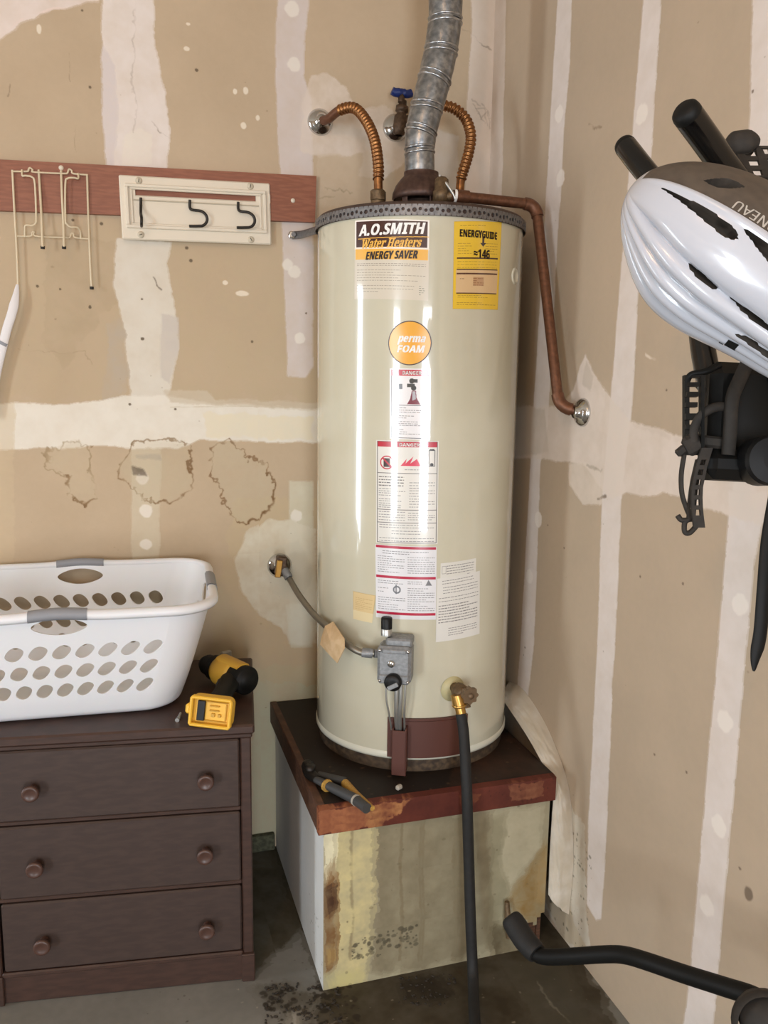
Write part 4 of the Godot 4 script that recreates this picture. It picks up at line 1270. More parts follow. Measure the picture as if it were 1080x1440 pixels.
	for k in 128:
		var a0 = 360.0 * k / 128
		var a1 = 360.0 * (k + 1) / 128
		quad(st, cyl(a0, 1.764, 0.0022), cyl(a1, 1.764, 0.0022), cyl(a1, 1.741, 0.0022), cyl(a0, 1.741, 0.0022), 1)
	part("backing_band", st, M.cap, o)
	st = tool()
	var b0 = on_back(411, 331, -2.30)
	tube(st, [b0, on_back(424, 330, -2.27), on_back(450, 322, -2.16), cyl(-75, 1.752, 0.004)], 0.010, 8, Vector2(0.25, 1.0), Vector3.UP)
	tube(st, [b0 + Vector3(0, 0, -0.01), b0 + Vector3(0, 0, 0.02)], 0.006, 8)
	part("wall_arm", st, M.strap, o)
	st = tool()
	lathe(st, [[0.010, 0.0], [0.010, 0.012], [0.007, 0.014], [0.0, 0.014]], 6, facing(Vector3(-0.3, 0, 1), b0), true)
	part("bolt", st, M.chrome, o)
	# gas connector
	w = on_back(393, 795)
	o = thing("gas_connector", "grey flexible gas line from the lower left wall plate to the heater's gas control", "gas line", w)
	escutcheon(o, w, back, 0.035, M.chrome)
	st = tool()
	tube(st, [w + Vector3(0, 0, 0.015), w + Vector3(0.004, -0.004, 0.06)], 0.012, 12)
	cbox(st, Transform3D(Basis(Vector3.BACK, -0.12), on_back(395, 795, -2.235)), Vector3(0.028, 0.055, 0.03), 0.004)
	part("shutoff_valve", st, M.bronze, o)
	st = tool()
	cbox(st, Transform3D(Basis(Vector3.BACK, -0.15), on_back(392, 800, -2.215)), Vector3(0.016, 0.048, 0.008), 0.002)
	part("lever", st, M.brass, o)
	st = tool()
	var gp = [on_back(399, 800, -2.23), on_back(407, 814, -2.21), on_back(420, 836, -2.14), on_back(438, 860, -2.04), on_back(455, 877, -1.94), on_back(474, 893, -1.87), on_back(491, 908, -1.825), on_back(507, 917, -1.805), on_back(526, 919, -1.795)]
	tube(st, smooth_path(gp, 8), 0.0082, 14)
	part("flexible_tube", st, M.gas_tube, o)
	for q in [[gp[0], gp[1], 0.0125], [gp[7], gp[8], 0.0115]]:
		st = tool()
		tube(st, [q[0].lerp(q[1], 0.1), q[0].lerp(q[1], 0.9)], q[2], 6)
		part("flare_nut", st, M.gas_valve, o)
	st = tool()
	tube(st, [gp[8], on_back(542, 919, -1.795)], 0.010, 12)
	part("nipple", st, M.gas_valve, o)
	# paper tag on it
	st = tool()
	var tp = [on_back(463, 880, -1.895), on_back(474, 874, -1.885), on_back(490, 898, -1.81), on_back(490, 912, -1.80), on_back(480, 932, -1.825), on_back(456, 906, -1.90), on_back(458, 896, -1.90)]
	var ctr = Vector3.ZERO
	for q in tp: ctr += q / tp.size()
	var nrm = (tp[2] - tp[0]).cross(tp[4] - tp[0]).normalized()
	if nrm.z < 0: nrm = -nrm
	ctr += nrm * 0.006
	for k in tp.size():
		var a = tp[k]
		var b = tp[(k + 1) % tp.size()]
		tri(st, ctr + nrm * 0.012, a + nrm * 0.012, b + nrm * 0.012, -1)
		tri(st, ctr + nrm * 0.010, b + nrm * 0.010, a + nrm * 0.010, -1)
		quad(st, a + nrm * 0.012, a + nrm * 0.010, b + nrm * 0.010, b + nrm * 0.012, -1)
	single("paper_tag", st, M.paper, "crumpled tan paper tag wrapped on the grey gas line", "tag", tp[4])
	# black hose from the drain valve to the floor
	var hd = cyl(5.6, 0.668, 0.05)
	o = thing("garden_hose", "black rubber hose hanging from the heater's drain valve down to the floor", "hose", on_level(667, 1440))
	var h0 = on_back(646, 985, -1.715)
	st = tool()
	tube(st, [on_back(643, 977, -1.718), on_back(646, 993, -1.712)], 0.0155, 16)
	tube(st, [on_back(646, 992, -1.712), on_back(649, 1006, -1.706)], 0.012, 16)
	lathe(st, [[0.016, -0.003], [0.018, 0.0], [0.016, 0.003]], 16, facing(Vector3(-0.2, 1, 0), on_back(646, 991, -1.712)))
	part("brass_fitting", st, M.brass, o)
	st = tool()
	var hp = [on_back(648, 1004, -1.706), on_back(652, 1030, -1.69), on_back(655, 1080, -1.655), on_back(657, 1130, -1.635), on_back(659, 1200, -1.63), on_back(662, 1300, -1.61), on_back(665, 1370, -1.585), on_level(668, 1440, 0.02), on_level(676, 1500, 0.013), on_level(700, 1580, 0.013)]
	tube(st, smooth_path(hp, 8), 0.0125, 16)
	part("hose_tube", st, M.rubber, o)

# ---------------------------------------------------------------- things on the back wall
func build_wall_things():
	var st = tool()
	var bl = on_back(-330, 222)
	var a = on_back(443, 249.5)
	var b = on_back(441, 314)
	var c = Vector3(-0.65, 1.883, WALL_Z)
	# the board: front face polygon extruded out of the wall
	var poly = PackedVector2Array([Vector2(-0.75, 1.880), Vector2(a.x, a.y), Vector2(b.x, b.y), Vector2(-0.75, 1.764)])
	extrude(st, poly, Transform3D(Basis(), Vector3(0, 0, WALL_Z + 0.0005)), 0.017)
	var o = thing("mounting_board", "long reddish-brown board fixed level across the back wall", "board", Vector3(a.x - 0.4, 1.78, WALL_Z))
	part("plank", st, M.board, o)
	for q in [[412, 282], [86, 236]]:
		st = tool()
		lathe(st, [[0.006, 0.0], [0.005, 0.002], [0.0, 0.003]], 14, facing(Vector3(0, 0, 1), on_back(q[0], q[1], WALL_Z + 0.0175)))
		part("screw_head", st, M.cream, o)
	# cream hook panel with raised frames and a slot
	var zf = WALL_Z + 0.018
	var TL = on_back(168, 247, zf)
	var TR = on_back(380, 258, zf)
	var BR = on_back(379, 345, zf)
	var BL = on_back(172, 336, zf)
	var cen = (TL + TR + BR + BL) / 4
	var ux = ((TR - TL) + (BR - BL)).normalized()
	var uy = Vector3(-ux.y, ux.x, 0)
	var B = Basis(ux, uy, Vector3(0, 0, 1))
	var W = (TR - TL).length()
	var H = ((TL - BL).length() + (TR - BR).length()) / 2
	o = thing("hook_panel", "cream plastic slotted panel screwed over the brown board, holding three black hooks", "hook panel", cen - uy * H / 2)
	var T = Transform3D(B, cen)
	# the plate is built as four bars round the slot so that the board shows through
	st = tool()
	var sl0 = H * 0.20
	var sl1 = H * 0.30
	var sx = W * 0.40
	var bar = func(x0, x1, y0, y1, z0, z1, s, ch):
		cbox(s, T * Transform3D(Basis(), Vector3((x0 + x1) / 2, (y0 + y1) / 2, (z0 + z1) / 2)), Vector3(x1 - x0, y1 - y0, z1 - z0), ch)
	bar.call(-W / 2, W / 2, sl1, H / 2, 0.0, 0.007, st, 0.003)
	bar.call(-W / 2, W / 2, -H / 2, sl0, 0.0, 0.007, st, 0.003)
	bar.call(-W / 2, -sx, sl0 - 0.004, sl1 + 0.004, 0.0, 0.007, st, 0.001)
	bar.call(sx, W / 2, sl0 - 0.004, sl1 + 0.004, 0.0, 0.007, st, 0.001)
	var ring = func(hw, hh, cy, t, z0, z1, s):
		bar.call(-hw, hw, cy + hh - t, cy + hh, z0, z1, s, 0.0015)
		bar.call(-hw, hw, cy - hh, cy - hh + t, z0, z1, s, 0.0015)
		bar.call(-hw, -hw + t, cy - hh + t, cy + hh - t, z0, z1, s, 0.0015)
		bar.call(hw - t, hw, cy - hh + t, cy + hh - t, z0, z1, s, 0.0015)
	part("plate", st, M.cream, o)
	st = tool()
	ring.call(W * 0.467, H * 0.345, H * 0.02, 0.008, 0.006, 0.016, st)
	ring.call(W * 0.435, H * 0.30, H * 0.02, 0.006, 0.006, 0.012, st)
	part("raised_frame", st, M.cream, o)
	st = tool()
	bar.call(-W * 0.42, W * 0.42, H * 0.11, H * 0.13, 0.006, 0.011, st, 0.002)
	bar.call(-W * 0.42, W * 0.42, -H * 0.27, -H * 0.25, 0.006, 0.010, st, 0.001)
	part("hook_rail", st, M.cream_dark, o)
	for q in [[195, 254], [352, 262], [198, 330], [353, 337]]:
		st = tool()
		var s0 = on_back(q[0], q[1], zf + 0.0075)
		lathe(st, [[0.0085, -0.001], [0.0085, 0.001], [0.006, 0.0035], [0.0, 0.0035]], 16, facing(Vector3(0, 0, 1), s0))
		var sc = part("screw", st, M.cream_dark, o)
		st = tool()
		cbox(st, Transform3D(Basis(Vector3.BACK, q[0] * 0.7), s0 + Vector3(0, 0, 0.0036)), Vector3(0.009, 0.0016, 0.001), 0.0003)
		part("slot", st, M.dirt, sc)
	# three black hooks hanging in it
	var zh = zf + 0.016
	var labels = ["leftmost black hook on the cream panel, turned edge-on like a straight bar", "middle black S-shaped hook hanging on the cream panel", "right-hand black S-shaped hook on the cream panel, nearest the water heater"]
	var paths = [
		[[198, 278, zh], [198, 290, zh + 0.002], [198, 300, zh + 0.014], [199, 306, zh + 0.035], [199, 314, zh + 0.036], [199, 318, zh + 0.02]],
		[[267, 281, zh], [267, 291, zh], [270, 295, zh + 0.003], [283, 297, zh + 0.008], [290, 303, zh + 0.012], [291, 311, zh + 0.012], [286, 317, zh + 0.012], [278, 318, zh + 0.012], [266, 318, zh + 0.012]],
		[[335, 284, zh], [335, 293, zh], [338, 297, zh + 0.003], [350, 299, zh + 0.008], [357, 305, zh + 0.012], [358, 313, zh + 0.012], [353, 319, zh + 0.012], [345, 320, zh + 0.012], [333, 320, zh + 0.012]],
	]
	for i in 3:
		st = tool()
		var pts = []
		for q in paths[i]: pts.append(on_back(q[0], q[1], q[2]))
		tube(st, smooth_path(pts, 5), 0.0036, 10)
		single("black_hook", st, M.hook, labels[i], "hook", pts[0], "black hooks on the cream panel")
	# cream wire rack
	var zr = WALL_Z + 0.026
	o = thing("wire_rack", "cream wire hanging rack with long bent prongs, in front of the brown board at left", "wire rack", on_back(75, 335, WALL_Z + 0.018))
	var wire = func(called, list, r):
		var s = tool()
		var pts = []
		for q in list: pts.append(on_back(q[0], q[1], zr + (q[2] if q.size() > 2 else 0.0)))
		tube(s, smooth_path(pts, 5) if pts.size() > 2 else pts, r, 8)
		part(called, s, M.cream_wire, o)
	wire.call("top_wire", [[17, 241], [38, 241], [40, 239], [42, 236], [46, 239], [48, 242], [90, 244], [95, 243], [97, 238], [101, 240], [103, 244], [123, 246]], 0.0022)
	wire.call("bottom_wire", [[24, 332], [43, 332], [45, 327], [48, 326], [51, 332], [90, 334], [98, 334], [100, 329], [103, 328], [106, 334], [126, 336]], 0.0022)
	wire.call("side_wire", [[17.5, 239], [20, 290], [23, 340], [25, 388], [25.5, 407]], 0.0026)
	wire.call("side_wire", [[122.5, 245], [124, 300], [126, 350], [128, 390], [129, 404]], 0.0026)
	wire.call("bent_wire", [[31, 239, 0.001], [31.5, 247, 0.01], [36, 247, 0.012], [45, 249, 0.012], [49, 258, 0.012], [51, 305, 0.012], [50, 314, 0.012], [45, 317, 0.012], [36, 317, 0.01], [35, 325, 0.004], [35, 333, 0.0]], 0.0024)
	wire.call("bent_wire", [[110, 244, 0.001], [110, 251, 0.01], [104, 250, 0.012], [95, 251, 0.012], [92, 259, 0.012], [92, 308, 0.012], [94, 315, 0.012], [99, 319, 0.012], [109, 320, 0.01], [113, 326, 0.004], [113.5, 335, 0.0]], 0.0024)
	wire.call("prong", [[54.5, 239, -0.003], [57, 280, 0.006], [59, 320, 0.012], [60, 347, 0.02]], 0.003)
	wire.call("prong", [[86, 240, -0.003], [87.5, 280, 0.006], [89.5, 320, 0.012], [90, 347, 0.02]], 0.003)
	for q in [[60, 348], [90, 348], [129, 405]]:
		st = tool()
		tube(st, [on_back(q[0], q[1] - 2, zr + 0.016), on_back(q[0], q[1] + 2, zr + 0.016)], 0.005, 8)
		part("end_tip", st, M.dusty_black, o)
	# white strip hung on the rack's left wire
	st = tool()
	var hp = smooth_path([on_back(24.5, 400, zr + 0.004), on_back(22, 418, zr + 0.012), on_back(17, 440, zr + 0.016), on_back(10, 462, zr + 0.016), on_back(3, 490, zr + 0.014), on_back(-6, 530, zr + 0.01), on_back(-14, 590, zr + 0.006)], 6)
	var rr = []
	for i in hp.size():
		rr.append(lerpf(0.003, 0.011, min(1.0, i / 9.0)))
	tube(st, hp, rr, 12, Vector2(1.0, 0.35), Vector3(0, 0, 1))
	o = thing("plastic_strip", "curved white plastic strip hanging from the left end of the wire rack", "plastic strip", hp[0])
	part("strip", st, M.white_strip, o)
	st = tool()
	tube(st, [on_back(4.5, 481, zr + 0.0145), on_back(2.5, 485, zr + 0.0145)], 0.0125, 12, Vector2(1.0, 0.42), Vector3(0, 0, 1))
	part("grey_band", st, M.grey_grip, o)

# ---------------------------------------------------------------- dresser, basket, drill
const DO := Vector3(0.249, 0, -1.770)
const DTURN := -0.1352
func build_dresser():
	var o = thing("dresser", "dark brown painted wooden chest of drawers standing on the garage floor at left", "dresser", DO, DTURN)
	# own axes: x = 0 at the right front corner, the front faces +z
	var W = 0.575
	var D = 0.44
	var st = tool()
	box_at(st, Vector3(-W / 2 - 0.0, 0.6215, -D / 2 + 0.004), Vector3(W + 0.016, 0.022, D + 0.012), 0.004)
	box_at(st, Vector3(-W / 2 - 0.0, 0.605, -D / 2 + 0.001), Vector3(W + 0.006, 0.012, D + 0.004), 0.003)
	part("top", st, M.dresser, o, true)
	for x in [-0.012, -W + 0.012]:
		st = tool()
		box_at(st, Vector3(x, 0.3, -D / 2), Vector3(0.024, 0.6, D), 0.003)
		part("side_panel", st, M.dresser, o, true)
	st = tool()
	box_at(st, Vector3(-W / 2, 0.3, -D + 0.006), Vector3(W - 0.05, 0.59, 0.008), 0.001)
	part("back_panel", st, M.dresser, o, true)
	for y in [0.430, 0.2485]:
		st = tool()
		box_at(st, Vector3(-W / 2, y, -0.02), Vector3(W - 0.048, 0.010, 0.036), 0.002)
		part("drawer_rail", st, M.dresser, o, true)
	st = tool()
	box_at(st, Vector3(-W / 2, 0.034, -0.008), Vector3(W - 0.048, 0.066, 0.018), 0.002)
	box_at(st, Vector3(-W / 2, 0.071, -0.006), Vector3(W - 0.048, 0.012, 0.022), 0.003)
	box_at(st, Vector3(-0.012, 0.035, 0.003), Vector3(0.030, 0.070, 0.012), 0.002)
	box_at(st, Vector3(-W + 0.012, 0.035, 0.003), Vector3(0.030, 0.070, 0.012), 0.002)
	part("plinth", st, M.dresser, o, true)
	for i in 3:
		var y0 = [0.436, 0.2545, 0.0785][i]
		var y1 = [0.5975, 0.4235, 0.2420][i]
		st = tool()
		box_at(st, Vector3(-W / 2 + 0.002, (y0 + y1) / 2, -0.006), Vector3(W - 0.056, y1 - y0, 0.018), 0.0035)
		box_at(st, Vector3(-W / 2 + 0.002, (y0 + y1) / 2 - 0.005, -0.21), Vector3(W - 0.08, y1 - y0 - 0.03, 0.38), 0.002)
		var d = part("drawer", st, M.drawer, o, true)
		for j in 2:
			st = tool()
			var kx = [[-0.464, -0.099], [-0.464, -0.104], [-0.458, -0.104]][i][j]
			var ky = [0.512, 0.336, 0.151][i]
			lathe(st, [[0.0095, -0.001], [0.0085, 0.010], [0.012, 0.016], [0.0175, 0.021], [0.0185, 0.026], [0.017, 0.030], [0.013, 0.031], [0.010, 0.0295], [0.0, 0.0288]], 28, facing(Vector3(0, 0, 1), Vector3(kx, ky, 0.003)))
			part("knob", st, M.knob, d, true)
func build_basket():
	# own axes: centre of the base, y up; front is +z
	var o = thing("laundry_basket", "white plastic laundry basket with rows of slanted oval holes on the dresser", "laundry basket", Vector3(-0.13, 0.636, -2.045), -0.055)
	o.rotation.x = 0.014
	var H = 0.268
	var half = func(v):
		# half length, half width, corner radius at height v
		var f = v / H
		var s = pow(f, 0.85)
		return [lerpf(0.238, 0.318, s), lerpf(0.150, 0.226, s), lerpf(0.075, 0.085, f)]
	var foot = 0.02
	# outline at height v: straight sides and round corners; u runs 0..1 on each of 8 pieces
	var pos = func(piece, u, v, inner):
		var q = half.call(v)
		var a = q[0] - inner
		var b = q[1] - inner
		var r = q[2] - inner * 0.5
		if v < foot:
			var k = sqrt(max(0.0, 1.0 - pow(1.0 - v / foot, 2.0)))
			a -= (1.0 - k) * foot
			b -= (1.0 - k) * foot
		var y = v if inner == 0.0 else max(v, 0.003)
		match piece:
			0: return Vector3(lerpf(-(a - r), a - r, u), y, b)
			1:
				var t = u * PI / 2
				return Vector3(a - r + sin(t) * r, y, b - r + cos(t) * r)
			2: return Vector3(a, y, lerpf(b - r, -(b - r), u))
			3:
				var t = u * PI / 2
				return Vector3(a - r + cos(t) * r, y, -(b - r) - sin(t) * r)
			4: return Vector3(lerpf(a - r, -(a - r), u), y, -b)
			5:
				var t = u * PI / 2
				return Vector3(-(a - r) - sin(t) * r, y, -(b - r) - cos(t) * r)
			6: return Vector3(-a, y, lerpf(-(b - r), b - r, u))
			_:
				var t = u * PI / 2
				return Vector3(-(a - r) - cos(t) * r, y, b - r + sin(t) * r)
	var st = tool()
	var T = 0.0035
	var cell = func(piece, u0, u1, v0, v1, hole, N):
		# a piece of wall; hole: [centre u, centre v, half u, half v, slant] or null
		if hole == null:
			var n = max(1, int(N))
			for i in n:
				var a = lerpf(u0, u1, float(i) / n)
				var b = lerpf(u0, u1, float(i + 1) / n)
				quad(st, pos.call(piece, a, v1, 0.0), pos.call(piece, b, v1, 0.0), pos.call(piece, b, v0, 0.0), pos.call(piece, a, v0, 0.0), 1)
				quad(st, pos.call(piece, a, v0, T), pos.call(piece, b, v0, T), pos.call(piece, b, v1, T), pos.call(piece, a, v1, T), 2)
			return
		var K = 32
		var hin = []
		var hout = []
		for k in K:
			var t = TAU * k / K
			var ct = cos(t)
			var stn = sin(t)
			# lens shape, slanted
			var ex = ct * hole[2]
			var ey = stn * hole[3] * (1.0 - 0.25 * ct * ct)
			var sl = hole[4]
			hin.append(Vector2(hole[0] + ex, hole[1] + ey + sl * ct))
			var d = hin[k] - Vector2(hole[0], hole[1])
			var s = 1e9
			if d.x > 1e-9: s = min(s, (u1 - hole[0]) / d.x)
			if d.x < -1e-9: s = min(s, (u0 - hole[0]) / d.x)
			if d.y > 1e-9: s = min(s, (v1 - hole[1]) / d.y)
			if d.y < -1e-9: s = min(s, (v0 - hole[1]) / d.y)
			hout.append(Vector2(hole[0], hole[1]) + d * s)
		for k in K:
			var k2 = (k + 1) % K
			var A = hin[k]
			var Bq = hin[k2]
			var C = hout[k2]
			var Dq = hout[k]
			quad(st, pos.call(piece, A.x, A.y, 0.0), pos.call(piece, Bq.x, Bq.y, 0.0), pos.call(piece, C.x, C.y, 0.0), pos.call(piece, Dq.x, Dq.y, 0.0), 1)
			quad(st, pos.call(piece, Dq.x, Dq.y, T), pos.call(piece, C.x, C.y, T), pos.call(piece, Bq.x, Bq.y, T), pos.call(piece, A.x, A.y, T), 2)
			quad(st, pos.call(piece, Bq.x, Bq.y, 0.0), pos.call(piece, A.x, A.y, 0.0), pos.call(piece, A.x, A.y, T), pos.call(piece, Bq.x, Bq.y, T), -1)
			# fill the cell's corners
			if absf(Dq.x - C.x) > 1e-7 and absf(Dq.y - C.y) > 1e-7:
				var cx = u1 if max(Dq.x, C.x) > hole[0] + (u1 - hole[0]) * 0.9 else u0
				var cv = v1 if max(Dq.y, C.y) > hole[1] + (v1 - hole[1]) * 0.9 else v0
				tri(st, pos.call(piece, Dq.x, Dq.y, 0.0), pos.call(piece, C.x, C.y, 0.0), pos.call(piece, cx, cv, 0.0), 1)
				tri(st, pos.call(piece, Dq.x, Dq.y, T), pos.call(piece, cx, cv, T), pos.call(piece, C.x, C.y, T), 2)
	var rows = [[0.055, 0.1025], [0.1025, 0.150], [0.150, 0.198]]
	var vs_low = [0.0, 0.004, 0.009, 0.014, 0.02, 0.055]
	var top0 = 0.198
	var top1 = 0.262
	for piece in 8:
		var N = 8 if piece % 2 else 2
		for i in vs_low.size() - 1:
			cell.call(piece, 0.0, 1.0, vs_low[i], vs_low[i + 1], null, 10 if piece % 2 else 12)
		if piece % 2:
			for k in 8:
				cell.call(piece, 0.0, 1.0, lerpf(0.055, top1, k / 8.0), lerpf(0.055, top1, (k + 1) / 8.0), null, 10)
			continue
		var cols = 9 if piece in [0, 4] else 4
		for r in rows:
			for c in cols:
				var u0 = float(c) / cols
				var u1 = float(c + 1) / cols
				var hole = [(u0 + u1) / 2, (r[0] + r[1]) / 2, 0.42 / cols, 0.0160, 0.0065]
				if piece in [2, 6]: hole = [(u0 + u1) / 2, (r[0] + r[1]) / 2, 0.30 / cols, 0.0125, 0.0075]
				cell.call(piece, u0, u1, r[0], r[1], hole, 4)
		# upper band, with the hand hole in the middle
		var g = 0.155 if piece in [0, 4] else 0.3
		cell.call(piece, 0.0, 0.5 - g, top0, top1, null, 6)
		cell.call(piece, 0.5 - g, 0.5 + g, top0, top1, [0.5, 0.235, g * 0.80, 0.0195, 0.0], 4)
		cell.call(piece, 0.5 + g, 1.0, top0, top1, null, 6)
	# floor of the basket
	for piece in 8:
		for i in 8:
			tri(st, Vector3(0, 0.0, 0), pos.call(piece, i / 8.0, 0.0, 0.0), pos.call(piece, (i + 1) / 8.0, 0.0, 0.0), -1)
			tri(st, Vector3(0, 0.003, 0), pos.call(piece, (i + 1) / 8.0, 0.003, T), pos.call(piece, i / 8.0, 0.003, T), -1)
	part("body", st, M.white_plastic, o, true)
	# rolled rim
	st = tool()
	var prof = [Vector2(0.0, -0.008), Vector2(0.011, -0.012), Vector2(0.016, -0.006), Vector2(0.0165, 0.0), Vector2(0.013, 0.006), Vector2(0.006, 0.009), Vector2(-0.002, 0.008), Vector2(-0.005, 0.003), Vector2(-0.004, -0.006)]
	var loop = []
	for piece in 8:
		var n = 10 if piece % 2 else 24
		for i in n: loop.append([piece, float(i) / n])
	var rimp = func(e, q):
		var base = pos.call(e[0], e[1], 0.262, 0.0)
		var lift = 0.0
		if e[0] in [0, 4]: lift = 0.006 * exp(-pow((e[1] - 0.5) / 0.13, 2.0))
		var outw = Vector3(base.x / 0.33, 0, base.z / 0.23)
		match e[0]:
			0: outw = Vector3(0, 0, 1)
			2: outw = Vector3(1, 0, 0)
			4: outw = Vector3(0, 0, -1)
			6: outw = Vector3(-1, 0, 0)
			1: outw = Vector3(sin(e[1] * PI / 2), 0, cos(e[1] * PI / 2))
			3: outw = Vector3(cos(e[1] * PI / 2), 0, -sin(e[1] * PI / 2))
			5: outw = Vector3(-sin(e[1] * PI / 2), 0, -cos(e[1] * PI / 2))
			7: outw = Vector3(-cos(e[1] * PI / 2), 0, sin(e[1] * PI / 2))
		return base + outw * q.x + Vector3(0, q.y + lift, 0)
	for i in loop.size():
		var e = loop[i]
		var e2 = loop[(i + 1) % loop.size()]
		for k in prof.size():
			var q = prof[k]
			var q2 = prof[(k + 1) % prof.size()]
			quad(st, rimp.call(e, q), rimp.call(e2, q), rimp.call(e2, q2), rimp.call(e, q2), 1)
	part("rim", st, M.white_plastic, o, true)
	# grey soft grips over the rim
	for piece in [0, 2, 4, 6]:
		st = tool()
		var g = 0.125 if piece in [0, 4] else 0.22
		var n = 16
		for i in n:
			var e = [piece, lerpf(0.5 - g, 0.5 + g, float(i) / n)]
			var e2 = [piece, lerpf(0.5 - g, 0.5 + g, float(i + 1) / n)]
			for k in prof.size():
				var q = prof[k] * 1.14 + Vector2(-0.0006, 0.0012)
				var q2 = prof[(k + 1) % prof.size()] * 1.14 + Vector2(-0.0006, 0.0012)
				quad(st, rimp.call(e, q), rimp.call(e2, q), rimp.call(e2, q2), rimp.call(e, q2), 1)
		for en in [0.5 - g, 0.5 + g]:
			for k in range(1, prof.size() - 1):
				var z0 = rimp.call([piece, en], prof[0] * 1.14)
				tri(st, z0, rimp.call([piece, en], prof[k] * 1.14), rimp.call([piece, en], prof[k + 1] * 1.14), -1)
		var gp = part("grip", st, M.grey_grip, o, true)
		gp.set_meta("label", "grey soft grip on the rim")
func build_drill():
	var y0 = 0.633
	var o = thing("cordless_drill", "yellow and black cordless drill without battery lying on the dresser beside the basket", "drill", on_level(320, 985, y0))
	var rear = on_level(349, 958, y0 + 0.040)
	var front = on_level(306, 940, y0 + 0.040)
	var ax = Vector3(front.x - rear.x, 0, front.z - rear.z).normalized()
	var foot = on_level(297, 1001, y0 + 0.034)
	var root_ = rear + ax * 0.055
	# body: rear motor housing (black), yellow gear case, chuck
	var st = tool()
	var f = facing(ax, rear)
	lathe(st, [[0.0, -0.003], [0.024, -0.003], [0.0245, 0.0], [0.031, 0.0], [0.0345, 0.005], [0.034, 0.05], [0.031, 0.056], [0.0, 0.056]], 28, f)
	var body = part("motor_housing", st, M.dull_black, o)
	st = tool()
	lathe(st, [[0.030, 0.045], [0.0365, 0.048], [0.0375, 0.06], [0.037, 0.105], [0.031, 0.118], [0.0, 0.118]], 28, f)
	var gc = part("gear_case", st, M.yellow_dark, o)
	st = tool()
	cbox(st, Transform3D(f.basis, f * Vector3(0, 0.078, 0.030)), Vector3(0.03, 0.022, 0.016), 0.003)
	part("speed_switch", st, M.red_dark, gc)
	st = tool()
	tube(st, [rear + ax * 0.02 + Vector3(0, 0.030, 0), rear + ax * 0.105 + Vector3(0, 0.033, 0)], 0.012, 12, Vector2(1.6, 0.7))
	part("yellow_top", st, M.yellow_dark, o)
	st = tool()
	lathe(st, [[0.030, 0.112], [0.032, 0.118], [0.032, 0.135], [0.027, 0.137], [0.0255, 0.165], [0.018, 0.180], [0.010, 0.184], [0.0, 0.184]], 20, f)
	part("chuck", st, M.dull_black, o)
	# handle: swept from the body towards the viewer
	var hd = (foot - root_)
	var hl = hd.length()
	hd = hd / hl
	st = tool()
	tube(st, smooth_path([root_, root_ + hd * hl * 0.3, root_ + hd * hl * 0.6, foot - hd * 0.02], 5), [0.023, 0.0235, 0.024, 0.0235, 0.0225, 0.0215, 0.021, 0.0205, 0.0205, 0.021, 0.0215, 0.022, 0.0225, 0.023, 0.0235, 0.024], 18, Vector2(1.15, 0.85))
	part("grip", st, M.dull_black, o)
	st = tool()
	tube(st, [root_ + hd * 0.035 - Vector3(0.022, 0, 0), root_ + hd * 0.06 - Vector3(0.020, 0, 0)], 0.010, 10)
	part("trigger", st, M.dusty_black, o)
	# battery foot: an open yellow socket that looks at the viewer
	var z = hd.normalized()
	z = (z + Vector3(0, 0.18, 0)).normalized()
	var x = Vector3.UP.cross(z).normalized()
	x = x.rotated(z, -0.08)
	var y = z.cross(x)
	var FT = Transform3D(Basis(x, y, z), foot)
	var outl = rrect(0.094, 0.066, 0.014)
	outl = PackedVector2Array(outl)
	st = tool()
	extrude(st, outl, Transform3D(FT.basis, FT * Vector3(0, 0, -0.022)), 0.016)
	# socket rim as bars
	for q in [[0, 0.030, 0.090, 0.007], [0, -0.030, 0.090, 0.007], [-0.0435, 0, 0.007, 0.062], [0.0435, 0, 0.007, 0.062]]:
		cbox(st, FT * Transform3D(Basis(), Vector3(q[0], q[1], 0.002)), Vector3(q[2], q[3], 0.018), 0.0025)
	cbox(st, FT * Transform3D(Basis(), Vector3(-0.051, 0.002, -0.004)), Vector3(0.012, 0.022, 0.020), 0.004)
	var ft = part("battery_foot", st, M.yellow, o)
	ft.set_meta("label", "yellow open battery socket")
	st = tool()
	cbox(st, FT * Transform3D(Basis(), Vector3(-0.023, 0, -0.003)), Vector3(0.017, 0.044, 0.008), 0.001)
	part("terminal_block", st, M.black_plastic, ft)
	st = tool()
	for q in [[0.006, 0.012, 0.022, 0.003], [0.006, 0.002, 0.022, 0.003], [0.004, -0.008, 0.008, 0.008], [0.018, -0.008, 0.007, 0.007], [0.010, -0.021, 0.05, 0.0025], [0.010, 0.021, 0.05, 0.0025], [0.032, 0.0, 0.003, 0.036]]:
		cbox(st, FT * Transform3D(Basis(), Vector3(q[0], q[1], -0.004)), Vector3(q[2], q[3], 0.005), 0.001)
	part("socket_ribs", st, M.yellow_dark, ft)
	# cord and scrap behind it
	st = tool()
	cbox(st, Transform3D(Basis(Vector3.UP, 0.4), on_level(318, 921, y0 + 0.012)), Vector3(0.03, 0.022, 0.012), 0.003)
	single("scrap", st, M.pebble, "small pale scrap lying on the dresser behind the drill", "scrap", on_level(318, 921, y0))
	st = tool()
	tube(st, [on_level(251, 1010, y0 + 0.004), on_level(254, 1003, y0 + 0.006)], [0.004, 0.003], 8)
	tube(st, [on_level(249, 1013, y0 + 0.004), on_level(251, 1009, y0 + 0.004)], [0.005, 0.0035], 8)
	single("screw", st, M.steel, "tiny pale screw lying on the dresser's front edge beside the drill", "screw", on_level(250, 1012, y0))

